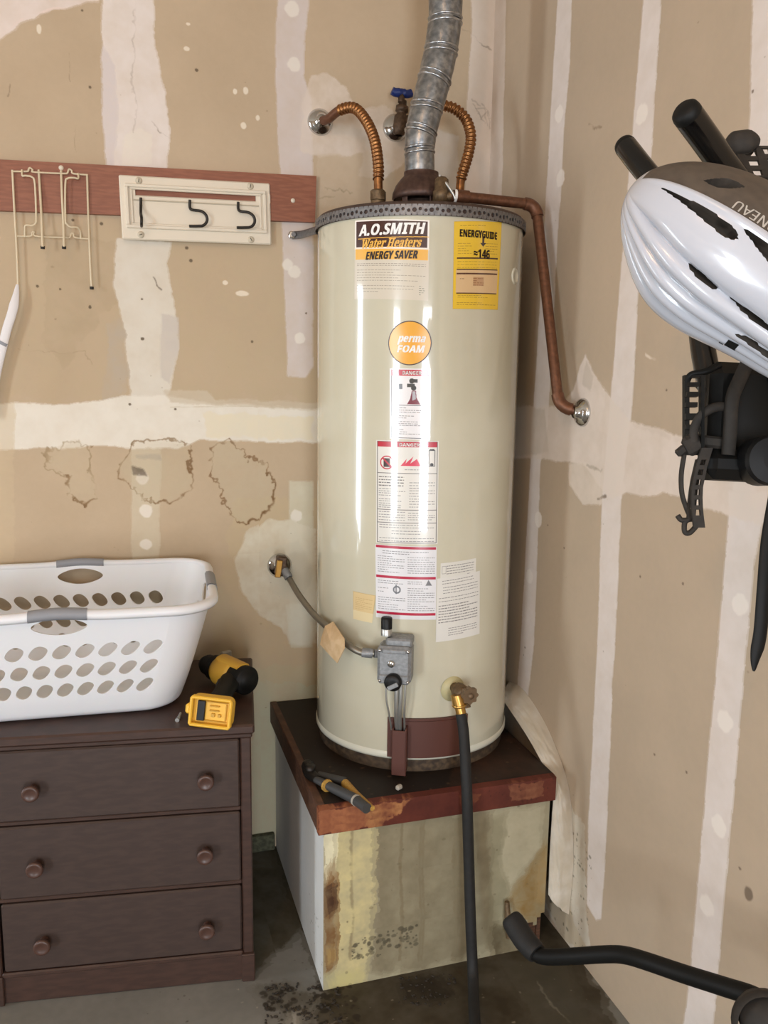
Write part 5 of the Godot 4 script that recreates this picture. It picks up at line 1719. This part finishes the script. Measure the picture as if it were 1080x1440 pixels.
# ---------------------------------------------------------------- small things on the stand and floor
func build_tools():
	var h = 0.4575
	var o = thing("pliers", "old long-handled pliers with dark grips and yellow collars on the stand's left corner", "pliers", on_level(470, 1100, h))
	var J = on_level(436, 1088, h + 0.014)
	var st = tool()
	tube(st, smooth_path([on_level(431, 1074, h + 0.016), on_level(434, 1080, h + 0.018), J, on_level(446, 1096, h + 0.014)], 4), [0.010, 0.013, 0.015, 0.016, 0.016, 0.016, 0.016, 0.015, 0.014, 0.013, 0.012, 0.011, 0.010], 10)
	lathe(st, [[0.013, 0.0], [0.013, 0.008], [0.0, 0.009]], 14, Transform3D(Basis(), J + Vector3(0, 0.012, 0)))
	part("jaws", st, M.tool_steel, o)
	st = tool()
	tube(st, [on_level(444, 1096, h + 0.014), on_level(470, 1109, h + 0.013), on_level(500, 1124, h + 0.013)], [0.008, 0.011, 0.012], 12)
	tube(st, [on_level(502, 1126, h + 0.013), on_level(516, 1137, h + 0.014)], [0.012, 0.0115], 12)
	part("front_grip", st, M.tool_grip, o)
	st = tool()
	tube(st, [on_level(459, 1104, h + 0.0135), on_level(461, 1105.5, h + 0.0135)], 0.0145, 12)
	part("yellow_collar", st, M.tool_yellow, o)
	st = tool()
	tube(st, [on_level(500, 1124.5, h + 0.013), on_level(502, 1126, h + 0.013)], 0.0132, 12)
	part("pale_collar", st, M.pebble, o)
	st = tool()
	tube(st, [on_level(448, 1090, h + 0.012), on_level(486, 1100, h + 0.012)], [0.009, 0.011], 12)
	part("rear_grip", st, M.tool_grip, o)
	st = tool()
	tube(st, [on_level(485, 1101, h + 0.012), on_level(500, 1117, h + 0.011), on_level(524, 1137, h + 0.010)], [0.010, 0.009, 0.006], 10)
	part("worn_yellow_handle", st, M.tool_yellow, o)
	# chips on the stand
	st = tool()
	cbox(st, Transform3D(Basis(Vector3.UP, 0.5), on_level(561, 1107, h + 0.006)), Vector3(0.018, 0.012, 0.012), 0.004)
	single("chip", st, M.pebble, "small grey chip on the stand's top before the heater's base", "chip", on_level(561, 1107, h))
	# brass tip leaning at the stand's foot, behind the black tube's end
	st = tool()
	tube(st, [on_back(713, 1268, -1.672), on_back(714, 1290, -1.667), on_back(718, 1318, -1.655)], [0.006, 0.008, 0.012], 12)
	var p = single("brass_nozzle", st, M.brass_dull, "small brass nozzle leaning on the stand's front beside the black tube's end", "nozzle", on_back(718, 1318, -1.655))
	p.set_meta("label", "small tarnished brass nozzle standing against the stand's lower right front")
	# litter on the floor
	st = tool()
	rng.seed = 77
	for i in 90:
		var px = rng.randf_range(372, 480)
		var py = rng.randf_range(1383, 1445)
		var c = on_level(px, py, 0.002)
		var s = rng.randf_range(0.002, 0.007)
		cbox(st, Transform3D(Basis(Vector3.UP, rng.randf() * 6.0) * Basis(Vector3.RIGHT, rng.randf_range(-0.4, 0.4)), c), Vector3(s * 1.6, s * 0.7, s), s * 0.3)
	for i in 60:
		var c = on_level(rng.randf_range(560, 640), rng.randf_range(1370, 1415), 0.002)
		var s = rng.randf_range(0.002, 0.006)
		cbox(st, Transform3D(Basis(Vector3.UP, rng.randf() * 6.0), c), Vector3(s * 1.6, s * 0.6, s), s * 0.3)
	p = single("floor_dirt", st, M.dirt, "crumbs of dark dirt scattered on the concrete before the stand", "dirt", on_level(430, 1420))
	p.set_meta("kind", "stuff")

# ---------------------------------------------------------------- bike rack and helmet
func build_rack():
	var o = thing("bike_rack", "black tubular bike carrier with cradles and rubber straps standing before the right wall", "bike rack", Vector3(0.70, 0, -0.72))
	var st = tool()
	# mast just outside the view, from the floor to the arms
	var mast = [Vector3(0.74, 0.0, -0.62), Vector3(0.74, 0.35, -0.62), Vector3(0.72, 1.0, -0.64), Vector3(0.70, 1.42, -0.66)]
	tube(st, smooth_path(mast, 6), 0.02, 16)
	tube(st, [Vector3(0.60, 0.016, -0.45), Vector3(0.90, 0.016, -0.85)], 0.016, 12)
	part("mast", st, M.gloss_black, o)
	# arms
	for q in [[[966, 160, 0.84], [990, 193, 0.86], [1018, 232, 0.885], [1050, 275, 0.91], [1075, 330, 0.95], [1090, 450, 0.98], [1098, 560, 1.0], 0.0146], [[880, 206, 1.14], [897, 228, 1.12], [925, 265, 1.10], [960, 330, 1.08], [980, 420, 1.06], [990, 500, 1.04], [1006, 575, 1.02], 0.0150]]:
		st = tool()
		var pts = []
		for k in 7: pts.append(at(q[k][0], q[k][1], q[k][2]))
		var sm = smooth_path(pts, 6)
		var rr = []
		for i in sm.size(): rr.append(q[7] * (0.98 if i == 0 else 1.0))
		tube(st, sm, rr, 20)
		var arm = part("arm", st, M.gloss_black, o)
		st = tool()
		var d = (sm[0] - sm[1]).normalized()
		lathe(st, [[q[7] * 0.99, -0.004], [q[7] * 1.0, 0.0], [q[7] * 0.93, 0.005], [q[7] * 0.7, 0.008], [0.0, 0.009]], 20, facing(d, sm[0]))
		part("end_cap", st, M.dull_black, arm)
	# hub block in the middle
	st = tool()
	var hb = at(1075, 600, 1.0)
	var HB = cam_basis * Basis(Vector3.BACK, -0.05)
	cbox(st, Transform3D(HB, at(1050, 590, 1.02)), Vector3(0.105, 0.125, 0.05), 0.012)
	cbox(st, Transform3D(HB, at(1030, 545, 1.03)), Vector3(0.075, 0.06, 0.03), 0.010)
	cbox(st, Transform3D(HB, at(1028, 655, 1.0)), Vector3(0.075, 0.036, 0.05), 0.012)
	cbox(st, Transform3D(cam_basis * Basis(Vector3.BACK, -0.12), at(1020, 535, 1.04)), Vector3(0.07, 0.035, 0.02), 0.006)
	part("hub_block", st, M.dull_black, o)
	st = tool()
	lathe(st, [[0.0, 0.0], [0.028, 0.0], [0.0285, 0.03], [0.026, 0.036], [0.010, 0.037], [0.0, 0.037]], 28, facing(cam_basis.z, at(1066, 650, 0.985)), true)
	part("round_knob", st, M.black_plastic, o)
	# ladder-slotted ratchet strap
	st = tool()
	var lt = func(u, v): return at(lerpf(966, 986, u) + 5.0 * sin(v * PI) * -1.0, lerpf(528, 640, v), 1.0 - 0.02 * u)
	var lad = func(u0, u1, v0, v1):
		var a = lt.call(u0, v0)
		var b = lt.call(u1, v0)
		var c = lt.call(u1, v1)
		var d = lt.call(u0, v1)
		var k = cam_basis.z * 0.004
		quad(st, a + k, b + k, c + k, d + k, -1)
		quad(st, b - k, a - k, d - k, c - k, -1)
		quad(st, a - k, b - k, b + k, a + k, -1)
		quad(st, d + k, c + k, c - k, d - k, -1)
		quad(st, a - k, a + k, d + k, d - k, -1)
		quad(st, b + k, b - k, c - k, c + k, -1)
	lad.call(-0.25, 0.1, 0.0, 1.0)
	lad.call(0.9, 1.15, 0.0, 1.0)
	for v in [[0.0, 0.03], [0.09, 0.14], [0.21, 0.27], [0.34, 0.40], [0.48, 0.56], [0.62, 0.68], [0.74, 0.80], [0.86, 1.0]]:
		lad.call(0.1, 0.9, v[0], v[1])
	part("slotted_strap", st, M.dull_black, o)
	# hook-shaped clip at its top
	st = tool()
	tube(st, smooth_path([at(966, 536, 1.0), at(972, 527, 0.995), at(990, 523, 0.99), at(1004, 517, 0.99), at(1013, 513, 0.99)], 5), 0.004, 10)
	part("strap_clip", st, M.dull_black, o)
	# curved cradle arms
	for q in [[[1056, 500, 0.99], [1042, 530, 0.985], [1030, 560, 0.98], [1027, 600, 0.98], [1024, 640, 0.98]], [[1024, 572, 0.985], [1005, 573, 0.98], [986, 584, 0.98], [976, 604, 0.98], [977, 622, 0.98]]]:
		st = tool()
		var pts = []
		for k in q: pts.append(at(k[0], k[1], k[2]))
		tube(st, smooth_path(pts, 6), 0.0085 if q[0][0] > 1040 else 0.0055, 10, Vector2(1.0, 0.6), cam_basis.z)
		part("cradle_strap", st, M.dusty_black, o)
	st = tool()
	cbox(st, Transform3D(cam_basis * Basis(Vector3.BACK, 0.5), at(974, 625, 0.985)), Vector3(0.020, 0.024, 0.014), 0.004)
	cbox(st, Transform3D(cam_basis * Basis(Vector3.BACK, -0.1), at(1000, 622, 0.99)), Vector3(0.036, 0.014, 0.014), 0.003)
	cbox(st, Transform3D(cam_basis * Basis(Vector3.BACK, 0.7), at(958, 634, 0.99)), Vector3(0.013, 0.010, 0.008), 0.002)
	part("buckle", st, M.dusty_black, o)
	# perforated rubber straps hanging down
	var perforated = func(cen_line, w, holes, nm):
		var s = tool()
		var c = Curve3D.new()
		for q in cen_line: c.add_point(at(q[0], q[1], q[2]))
		var L = c.get_baked_length()
		var side = cam_basis.x
		var nn = holes.size()
		var k = cam_basis.z * 0.002
		for i in nn:
			var s0 = L * i / nn
			var s1 = L * (i + 1) / nn
			var m_ = (s0 + s1) / 2
			var hw = w / 2
			var hx = w * 0.22 if holes[i] else 0.0
			var hy = (s1 - s0) * 0.28
			var P = func(x, t): return c.sample_baked(clampf(t, 0, L)) + side * x
			var rects = [[-hw, hw, s0, s1]] if not holes[i] else [[-hw, -hx, s0, s1], [hx, hw, s0, s1], [-hx, hx, s0, m_ - hy], [-hx, hx, m_ + hy, s1]]
			for r in rects:
				var A = P.call(r[0], r[2])
				var B = P.call(r[1], r[2])
				var C = P.call(r[1], r[3])
				var D = P.call(r[0], r[3])
				quad(s, A + k, B + k, C + k, D + k, -1)
				quad(s, B - k, A - k, D - k, C - k, -1)
				quad(s, A - k, A + k, D + k, D - k, -1)
				quad(s, B + k, B - k, C - k, C + k, -1)
				quad(s, A - k, B - k, B + k, A + k, -1)
				quad(s, D + k, C + k, C - k, D - k, -1)
		part(nm, s, M.dusty_black, o)
	perforated.call([[994, 630, 0.975], [986, 655, 0.975], [979, 690, 0.975], [980, 718, 0.975], [983, 742, 0.975]], 0.013, [false, true, true, true, true, true, true, false], "perforated_strap")
	perforated.call([[984, 646, 0.985], [976, 680, 0.985], [973, 706, 0.985], [972, 728, 0.985], [971, 734, 0.985]], 0.0095, [false, true, true, true, true, false], "perforated_strap")
	st = tool()
	tube(st, smooth_path([at(962, 640, 0.99), at(958, 668, 0.99), at(959, 694, 0.99), at(965, 714, 0.99), at(970, 726, 0.99)], 6), 0.0038, 8, Vector2(1.0, 0.6))
	tube(st, smooth_path([at(970, 730, 0.985), at(963, 735, 0.985), at(963, 748, 0.985), at(970, 749, 0.985), at(979, 740, 0.985)], 6), 0.0032, 8)
	tube(st, smooth_path([at(953, 725, 0.985), at(958, 731, 0.985), at(967, 731, 0.985), at(974, 727, 0.985)], 5), 0.0032, 8)
	part("strap_loop", st, M.dusty_black, o)
	# cradle with rubber pad behind the helmet at the top right
	st = tool()
	tube(st, smooth_path([at(1022, 204, 0.93), at(1036, 201, 0.92), at(1056, 199, 0.92), at(1068, 200, 0.92)], 4), [0.008, 0.010, 0.012, 0.013, 0.013, 0.013, 0.013, 0.013, 0.012, 0.010, 0.008, 0.006, 0.004], 10, Vector2(0.55, 1.0))
	cbox(st, Transform3D(cam_basis * Basis(Vector3.BACK, 0.2), at(1042, 212, 0.94)), Vector3(0.03, 0.016, 0.024), 0.006)
	part("cradle_pad", st, M.dusty_black, o)
	perforated.call([[1052, 210, 0.925], [1060, 228, 0.915], [1068, 246, 0.905], [1078, 268, 0.90]], 0.030, [true, true, true, true], "perforated_strap")
	perforated.call([[1074, 206, 0.925], [1079, 228, 0.915], [1085, 246, 0.905], [1090, 268, 0.90]], 0.020, [true, true, true, true], "perforated_strap")
	# long strap end at the right edge
	st = tool()
	var tl = smooth_path([at(1092, 690, 0.96), at(1080, 760, 0.955), at(1074, 830, 0.95), at(1069, 890, 0.95), at(1062, 925, 0.95), at(1060, 944, 0.95)], 6)
	var tr_ = []
	for i in tl.size(): tr_.append(lerpf(0.0085, 0.0075, i / float(tl.size())) if i < tl.size() - 9 else lerpf(0.0072, 0.0012, (i - (tl.size() - 9)) / 8.0))
	tube(st, tl, tr_, 10, Vector2(0.35, 1.0), cam_basis.x)
	part("strap_tail", st, M.dull_black, o)
	# lower leg: a bent tube with a rubber tip at the floor, and its clamp
	st = tool()
	var lg = [[1090, 1418, 1.24], [1060, 1401, 1.27], [1020, 1388, 1.30], [960, 1369, 1.36], [910, 1352, 1.41], [878, 1343, 1.45], [850, 1342, 1.48], [800, 1345, 1.53], [764, 1345, 1.57], [748, 1336, 1.59], [735, 1318, 1.61], [724, 1300, 1.63]]
	var pts = []
	for q in lg: pts.append(at(q[0], q[1], q[2]))
	var sm2 = smooth_path(pts, 5)
	tube(st, sm2, 0.0145, 18)
	tube(st, [mast[1], at(1090, 1418, 1.24)], 0.0145, 14)
	part("lower_leg", st, M.dull_black, o)
	st = tool()
	tube(st, smooth_path([at(755, 1341, 1.58), at(738, 1322, 1.605), at(724, 1300, 1.63), at(716, 1288, 1.64)], 5), [0.019, 0.020, 0.021, 0.021, 0.0215, 0.022, 0.022, 0.022, 0.0225, 0.0225, 0.022, 0.022, 0.021, 0.020, 0.018, 0.014], 18)
	part("rubber_tip", st, M.rubber, o)
	st = tool()
	lathe(st, [[0.018, -0.03], [0.03, -0.028], [0.033, -0.01], [0.033, 0.02], [0.026, 0.032], [0.0, 0.034]], 24, facing(cam_basis * Vector3(-0.4, 0.5, 0.7), at(1072, 1428, 1.20)))
	lathe(st, [[0.04, -0.012], [0.046, -0.008], [0.046, 0.008], [0.04, 0.012]], 28, facing(cam_basis * Vector3(-0.2, 0.2, 0.95), at(1078, 1442, 1.18)))
	part("clamp", st, M.dusty_black, o)
func build_helmet():
	var D = 0.80
	var cen = at(1075, 400, D)
	var ax_img = Vector2(240, 0)
	var A = (at(1075 + 193, 400 + 142, D) - cen)      # towards the tail
	var N = (at(1075 + 74, 400 - 100, D) - cen)       # across, up to the right
	var K = (eye - cen).normalized()
	A = A - K * A.dot(K)
	var la = A.length()
	A = A.normalized()
	N = N - K * N.dot(K) - A * N.dot(A)
	var lw = N.length()
	N = N.normalized()
	var o = thing("bike_helmet", "glossy white and dark grey bicycle helmet hanging upside down on the black rack", "helmet", cen)
	# surface: t along the axis (-1 nose .. 1 tail), psi degrees round it (0 faces the viewer, 90 is N)
	var wid = func(t): return lw * pow(max(0.0, 1.0 - pow(abs(t), 2.3)), 0.52)
	var ribs = [-21.0, -39.0, -54.0, -69.0]
	var surf = func(t, psi, sink):
		var r = wid.call(t)
		var grow = smoothstep(-1.0, -0.7, t)
		for g in ribs:
			var d = abs(psi - (g - (t + 0.35) * 6.0)) / 5.5
			r -= 0.0105 * exp(-d * 1.1 - 0.15 * d * d) * grow
		# lobes between the grooves swell a little
		var edge = (psi - 24.0) / 3.0
		r += 0.0022 * exp(-edge * edge) * grow
		var low = maxf(0.0, -sin(deg_to_rad(psi)))
		r *= 1.0 + low * (0.13 * exp(-pow((t + 0.5) / 0.32, 2.0)) - 0.10 * smoothstep(-0.25, 0.25, t))
		r -= sink
		var a = deg_to_rad(psi)
		return cen + A * (t * la) + N * (sin(a) * r) + K * (cos(a) * r * 1.05)
	# vents: distance below 1 means inside; returns how deep to sink
	var vent = func(t, psi):
		var best = 1.0
		var v1 = (t + 0.80) / 0.52
		if v1 > 0.0 and v1 < 1.0:
			var hw = 5.2 * pow(v1, 0.75) * sqrt(max(0.0, 1.0 - pow(v1, 7.0)))
			best = min(best, abs(psi - lerpf(17.0, 13.0, v1)) / max(hw, 0.01))
		var v2 = (t + 0.275) / 0.62
		if v2 > 0.0 and v2 < 1.0:
			var hw2 = 7.5 * pow(v2, 0.7) * sqrt(max(0.0, 1.0 - pow(v2, 6.0)))
			best = min(best, abs(psi - lerpf(20.0, 9.0, v2)) / max(hw2, 0.01))
		for q in [[-0.40, -0.17, -21.5, 2.0], [-0.10, 0.35, -20.5, 2.4], [0.02, 0.5, -42.0, 1.4]]:
			var u = (t - q[0]) / (q[1] - q[0])
			if u > 0.0 and u < 1.0:
				best = min(best, abs(psi - (q[2] - (t + 0.35) * 6.0)) / (q[3] * sin(PI * u)))
		for q in [[-0.63, -0.44, 46.0, 6.0], [0.0, 0.3, 52.0, 9.0]]:
			var u = (t - q[0]) / (q[1] - q[0])
			if u > 0.0 and u < 1.0:
				best = min(best, abs(psi - lerpf(q[2] - 6.0, q[2] + 4.0, u)) / (q[3] * sin(PI * u)))
		return best
	var shell = tool()
	var top = tool()
	var foam = tool()
	var lip = tool()
	var nt = 190
	var np = 200
	var tt = func(i): return -cos(PI * 0.985 * (float(i) / nt) ) if i > 0 else -0.99995
	var pp = func(j): return lerpf(-92.0, 108.0, float(j) / np)
	var grid = []
	var flag = []
	for i in nt + 1:
		var row = []
		var fr = []
		for j in np + 1:
			var t = tt.call(i)
			var p = pp.call(j)
			var b = vent.call(t, p)
			fr.append(b)
			row.append(surf.call(t, p, 0.0))
		grid.append(row)
		flag.append(fr)
	# each facet is cut along the vents' outlines: the piece outside stays, the piece inside sinks
	var cut = func(q, keep_out):
		var out = []
		for k in q.size():
			var u = q[k]
			var v = q[(k + 1) % q.size()]
			var iu = (u[2] >= 1.0) == keep_out
			var iv = (v[2] >= 1.0) == keep_out
			if iu: out.append(u)
			if iu != iv:
				var w = (1.0 - u[2]) / (v[2] - u[2])
				out.append([lerpf(u[0], v[0], w), lerpf(u[1], v[1], w), 1.0])
		return out
	var lay = func(s, q, deep):
		var P = []
		for v in q: P.append(surf.call(v[0], v[1], 0.016 * clampf((1.0 - v[2]) / 0.25, 0.0, 1.0) if deep else 0.0))
		for k in range(1, P.size() - 1): tri(s, P[0], P[k + 1], P[k], 1)
	for i in nt:
		for j in np:
			var s = top if pp.call(j + 0.5) > 27.0 and tt.call(i) > -0.955 else shell
			var fs = [minf(flag[i][j], 3.0), minf(flag[i + 1][j], 3.0), minf(flag[i + 1][j + 1], 3.0), minf(flag[i][j + 1], 3.0)]
			if fs.min() >= 1.0:
				quad(s, grid[i][j], grid[i][j + 1], grid[i + 1][j + 1], grid[i + 1][j], 1)
				continue
			var q = [[tt.call(i), pp.call(j), fs[0]], [tt.call(i + 1), pp.call(j), fs[1]], [tt.call(i + 1), pp.call(j + 1), fs[2]], [tt.call(i), pp.call(j + 1), fs[3]]]
			lay.call(s, cut.call(q, true), false)
			lay.call(foam, cut.call(q, false), true)
	# inner face closing the shell along its rim
	for i in nt:
		for j in 20:
			var p0 = lerpf(-92.0, 108.0, j / 20.0)
			var p1 = lerpf(-92.0, 108.0, (j + 1) / 20.0)
			var t0 = tt.call(i) * 0.98
			var t1 = tt.call(i + 1) * 0.98
			quad(lip, surf.call(t0, p0, 0.022), surf.call(t1, p0, 0.022), surf.call(t1, p1, 0.022), surf.call(t0, p1, 0.022), 1)
		for p in [-92.0, 108.0]:
			quad(lip, surf.call(tt.call(i), p, 0.0), surf.call(tt.call(i + 1), p, 0.0), surf.call(tt.call(i + 1) * 0.98, p, 0.022), surf.call(tt.call(i) * 0.98, p, 0.022), -1)
	part("shell", shell, M.helmet_white, o)
	var tp = part("top_panel", top, M.helmet_dark, o)
	tp.set_meta("label", "matte dark grey band along the top")
	part("vent_foam", foam, M.helmet_foam, o)
	part("liner", lip, M.helmet_foam, o)
	# lettering along the dark band's edge, upside down in this pose
	lettering(tp, "GARNEAU", 0.060, 0.0098, func(x, y): return surf.call(-0.22 - x / la, 31.5 - rad_to_deg(y / lw), -0.0008), M.letter_grey, 0.0, 0.3)
	# small dark badge on the lower edge
	var st = tool()
	var bq = func(u, v): return surf.call(lerpf(0.02, 0.13, u), lerpf(-72.0, -58.0, v), -0.0012)
	for q in [[0.0, 0.25, 0.25, 0.55], [0.3, 0.9, 0.62, 1.0], [0.62, 0.95, 0.2, 0.62]]:
		quad(st, bq.call(q[0], q[3]), bq.call(q[1] , q[3]), bq.call(q[1] , q[2]), bq.call(q[0], q[2]), -1)
	part("badge", st, M.dull_black, o)

# ---------------------------------------------------------------- light
func area_light(called, where: Vector3, dir: Vector3, size: Vector2, energy, col: Color):
	var l = AreaLight3D.new()
	l.name = called
	l.area_size = size
	l.light_energy = energy
	l.light_color = col
	l.area_range = 12.0
	l.shadow_enabled = true
	add_child(l)
	l.look_at_from_position(where, where + dir, Vector3.UP)
func _ready():
	# camera
	var d = Vector3(170 - 540, 720 - 522, -FOCAL).normalized()
	var up = Vector3(1, -0.0145, 0).normalized().cross(d).normalized()
	if up.y < 0: up = -up
	var zw = -d
	var xw = up.cross(zw)
	cam_basis = Basis(Vector3(xw.x, up.x, zw.x), Vector3(xw.y, up.y, zw.y), Vector3(xw.z, up.z, zw.z))
	var cam = Camera3D.new()
	cam.name = "camera"
	cam.fov = rad_to_deg(2.0 * atan(720.0 / FOCAL))
	cam.near = 0.05
	cam.transform = Transform3D(cam_basis, eye)
	add_child(cam)
	cam.current = true
	# sky outside the openings, exposure
	var env = Environment.new()
	env.background_mode = Environment.BG_COLOR
	env.background_color = c8(206, 222, 240)
	env.background_energy_multiplier = 1.0
	env.tonemap_mode = Environment.TONE_MAPPER_LINEAR
	env.tonemap_exposure = 1.0
	env.sdfgi_enabled = true
	env.ssao_enabled = true
	env.ssil_enabled = true
	var we = WorldEnvironment.new()
	we.name = "environment"
	we.environment = env
	add_child(we)
	# daylight through the garage door (left), the window (far left) and the doorway behind the viewer
	area_light("garage_door_daylight", Vector3(-3.63, 1.05, 2.75), Vector3(1, 0, -0.35), Vector2(0.95, 2.05), 14.5, Color(0.93, 0.97, 1.0))
	area_light("window_daylight", Vector3(-3.62, 1.07, -1.60), Vector3(1, 0, 0), Vector2(0.42, 1.9), 4.5, Color(0.93, 0.97, 1.0))
	area_light("doorway_daylight", Vector3(-0.275, 1.03, 3.63), Vector3(0, 0, -1), Vector2(0.95, 2.0), 10.5, Color(0.95, 0.97, 1.0))
	# warm ceiling bulb
	var bulb = tool()
	lathe(bulb, [[0.0, -0.05], [0.03, -0.04], [0.04, -0.01], [0.035, 0.02], [0.02, 0.05], [0.0, 0.05]], 20, Transform3D(Basis(), Vector3(-0.7, 2.66, 0.3)))
	var bm = mat(Color(1, 0.85, 0.65), 0.4)
	bm.emission_enabled = true
	bm.emission = Color(1, 0.82, 0.6)
	bm.emission_energy_multiplier = 2.0
	single("ceiling_bulb", bulb, bm, "bare warm light bulb on the garage ceiling behind the viewer", "lamp", Vector3(-0.7, 2.66, 0.3))
	var ol = OmniLight3D.new()
	ol.name = "ceiling_bulb_glow"
	ol.position = Vector3(-0.7, 2.66, 0.3)
	ol.light_color = Color(1.0, 0.78, 0.58)
	ol.light_energy = 0.55
	ol.omni_range = 12.0
	ol.omni_attenuation = 2.0
	ol.light_size = 0.04
	ol.shadow_enabled = true
	add_child(ol)
	grain.seed = 1
	make_materials()
	build_room()
	build_stand()
	build_heater()
	build_dresser()
	build_pipes()
	build_wall_things()
	build_basket()
	build_drill()
	build_rack()
	build_helmet()
	build_tools()
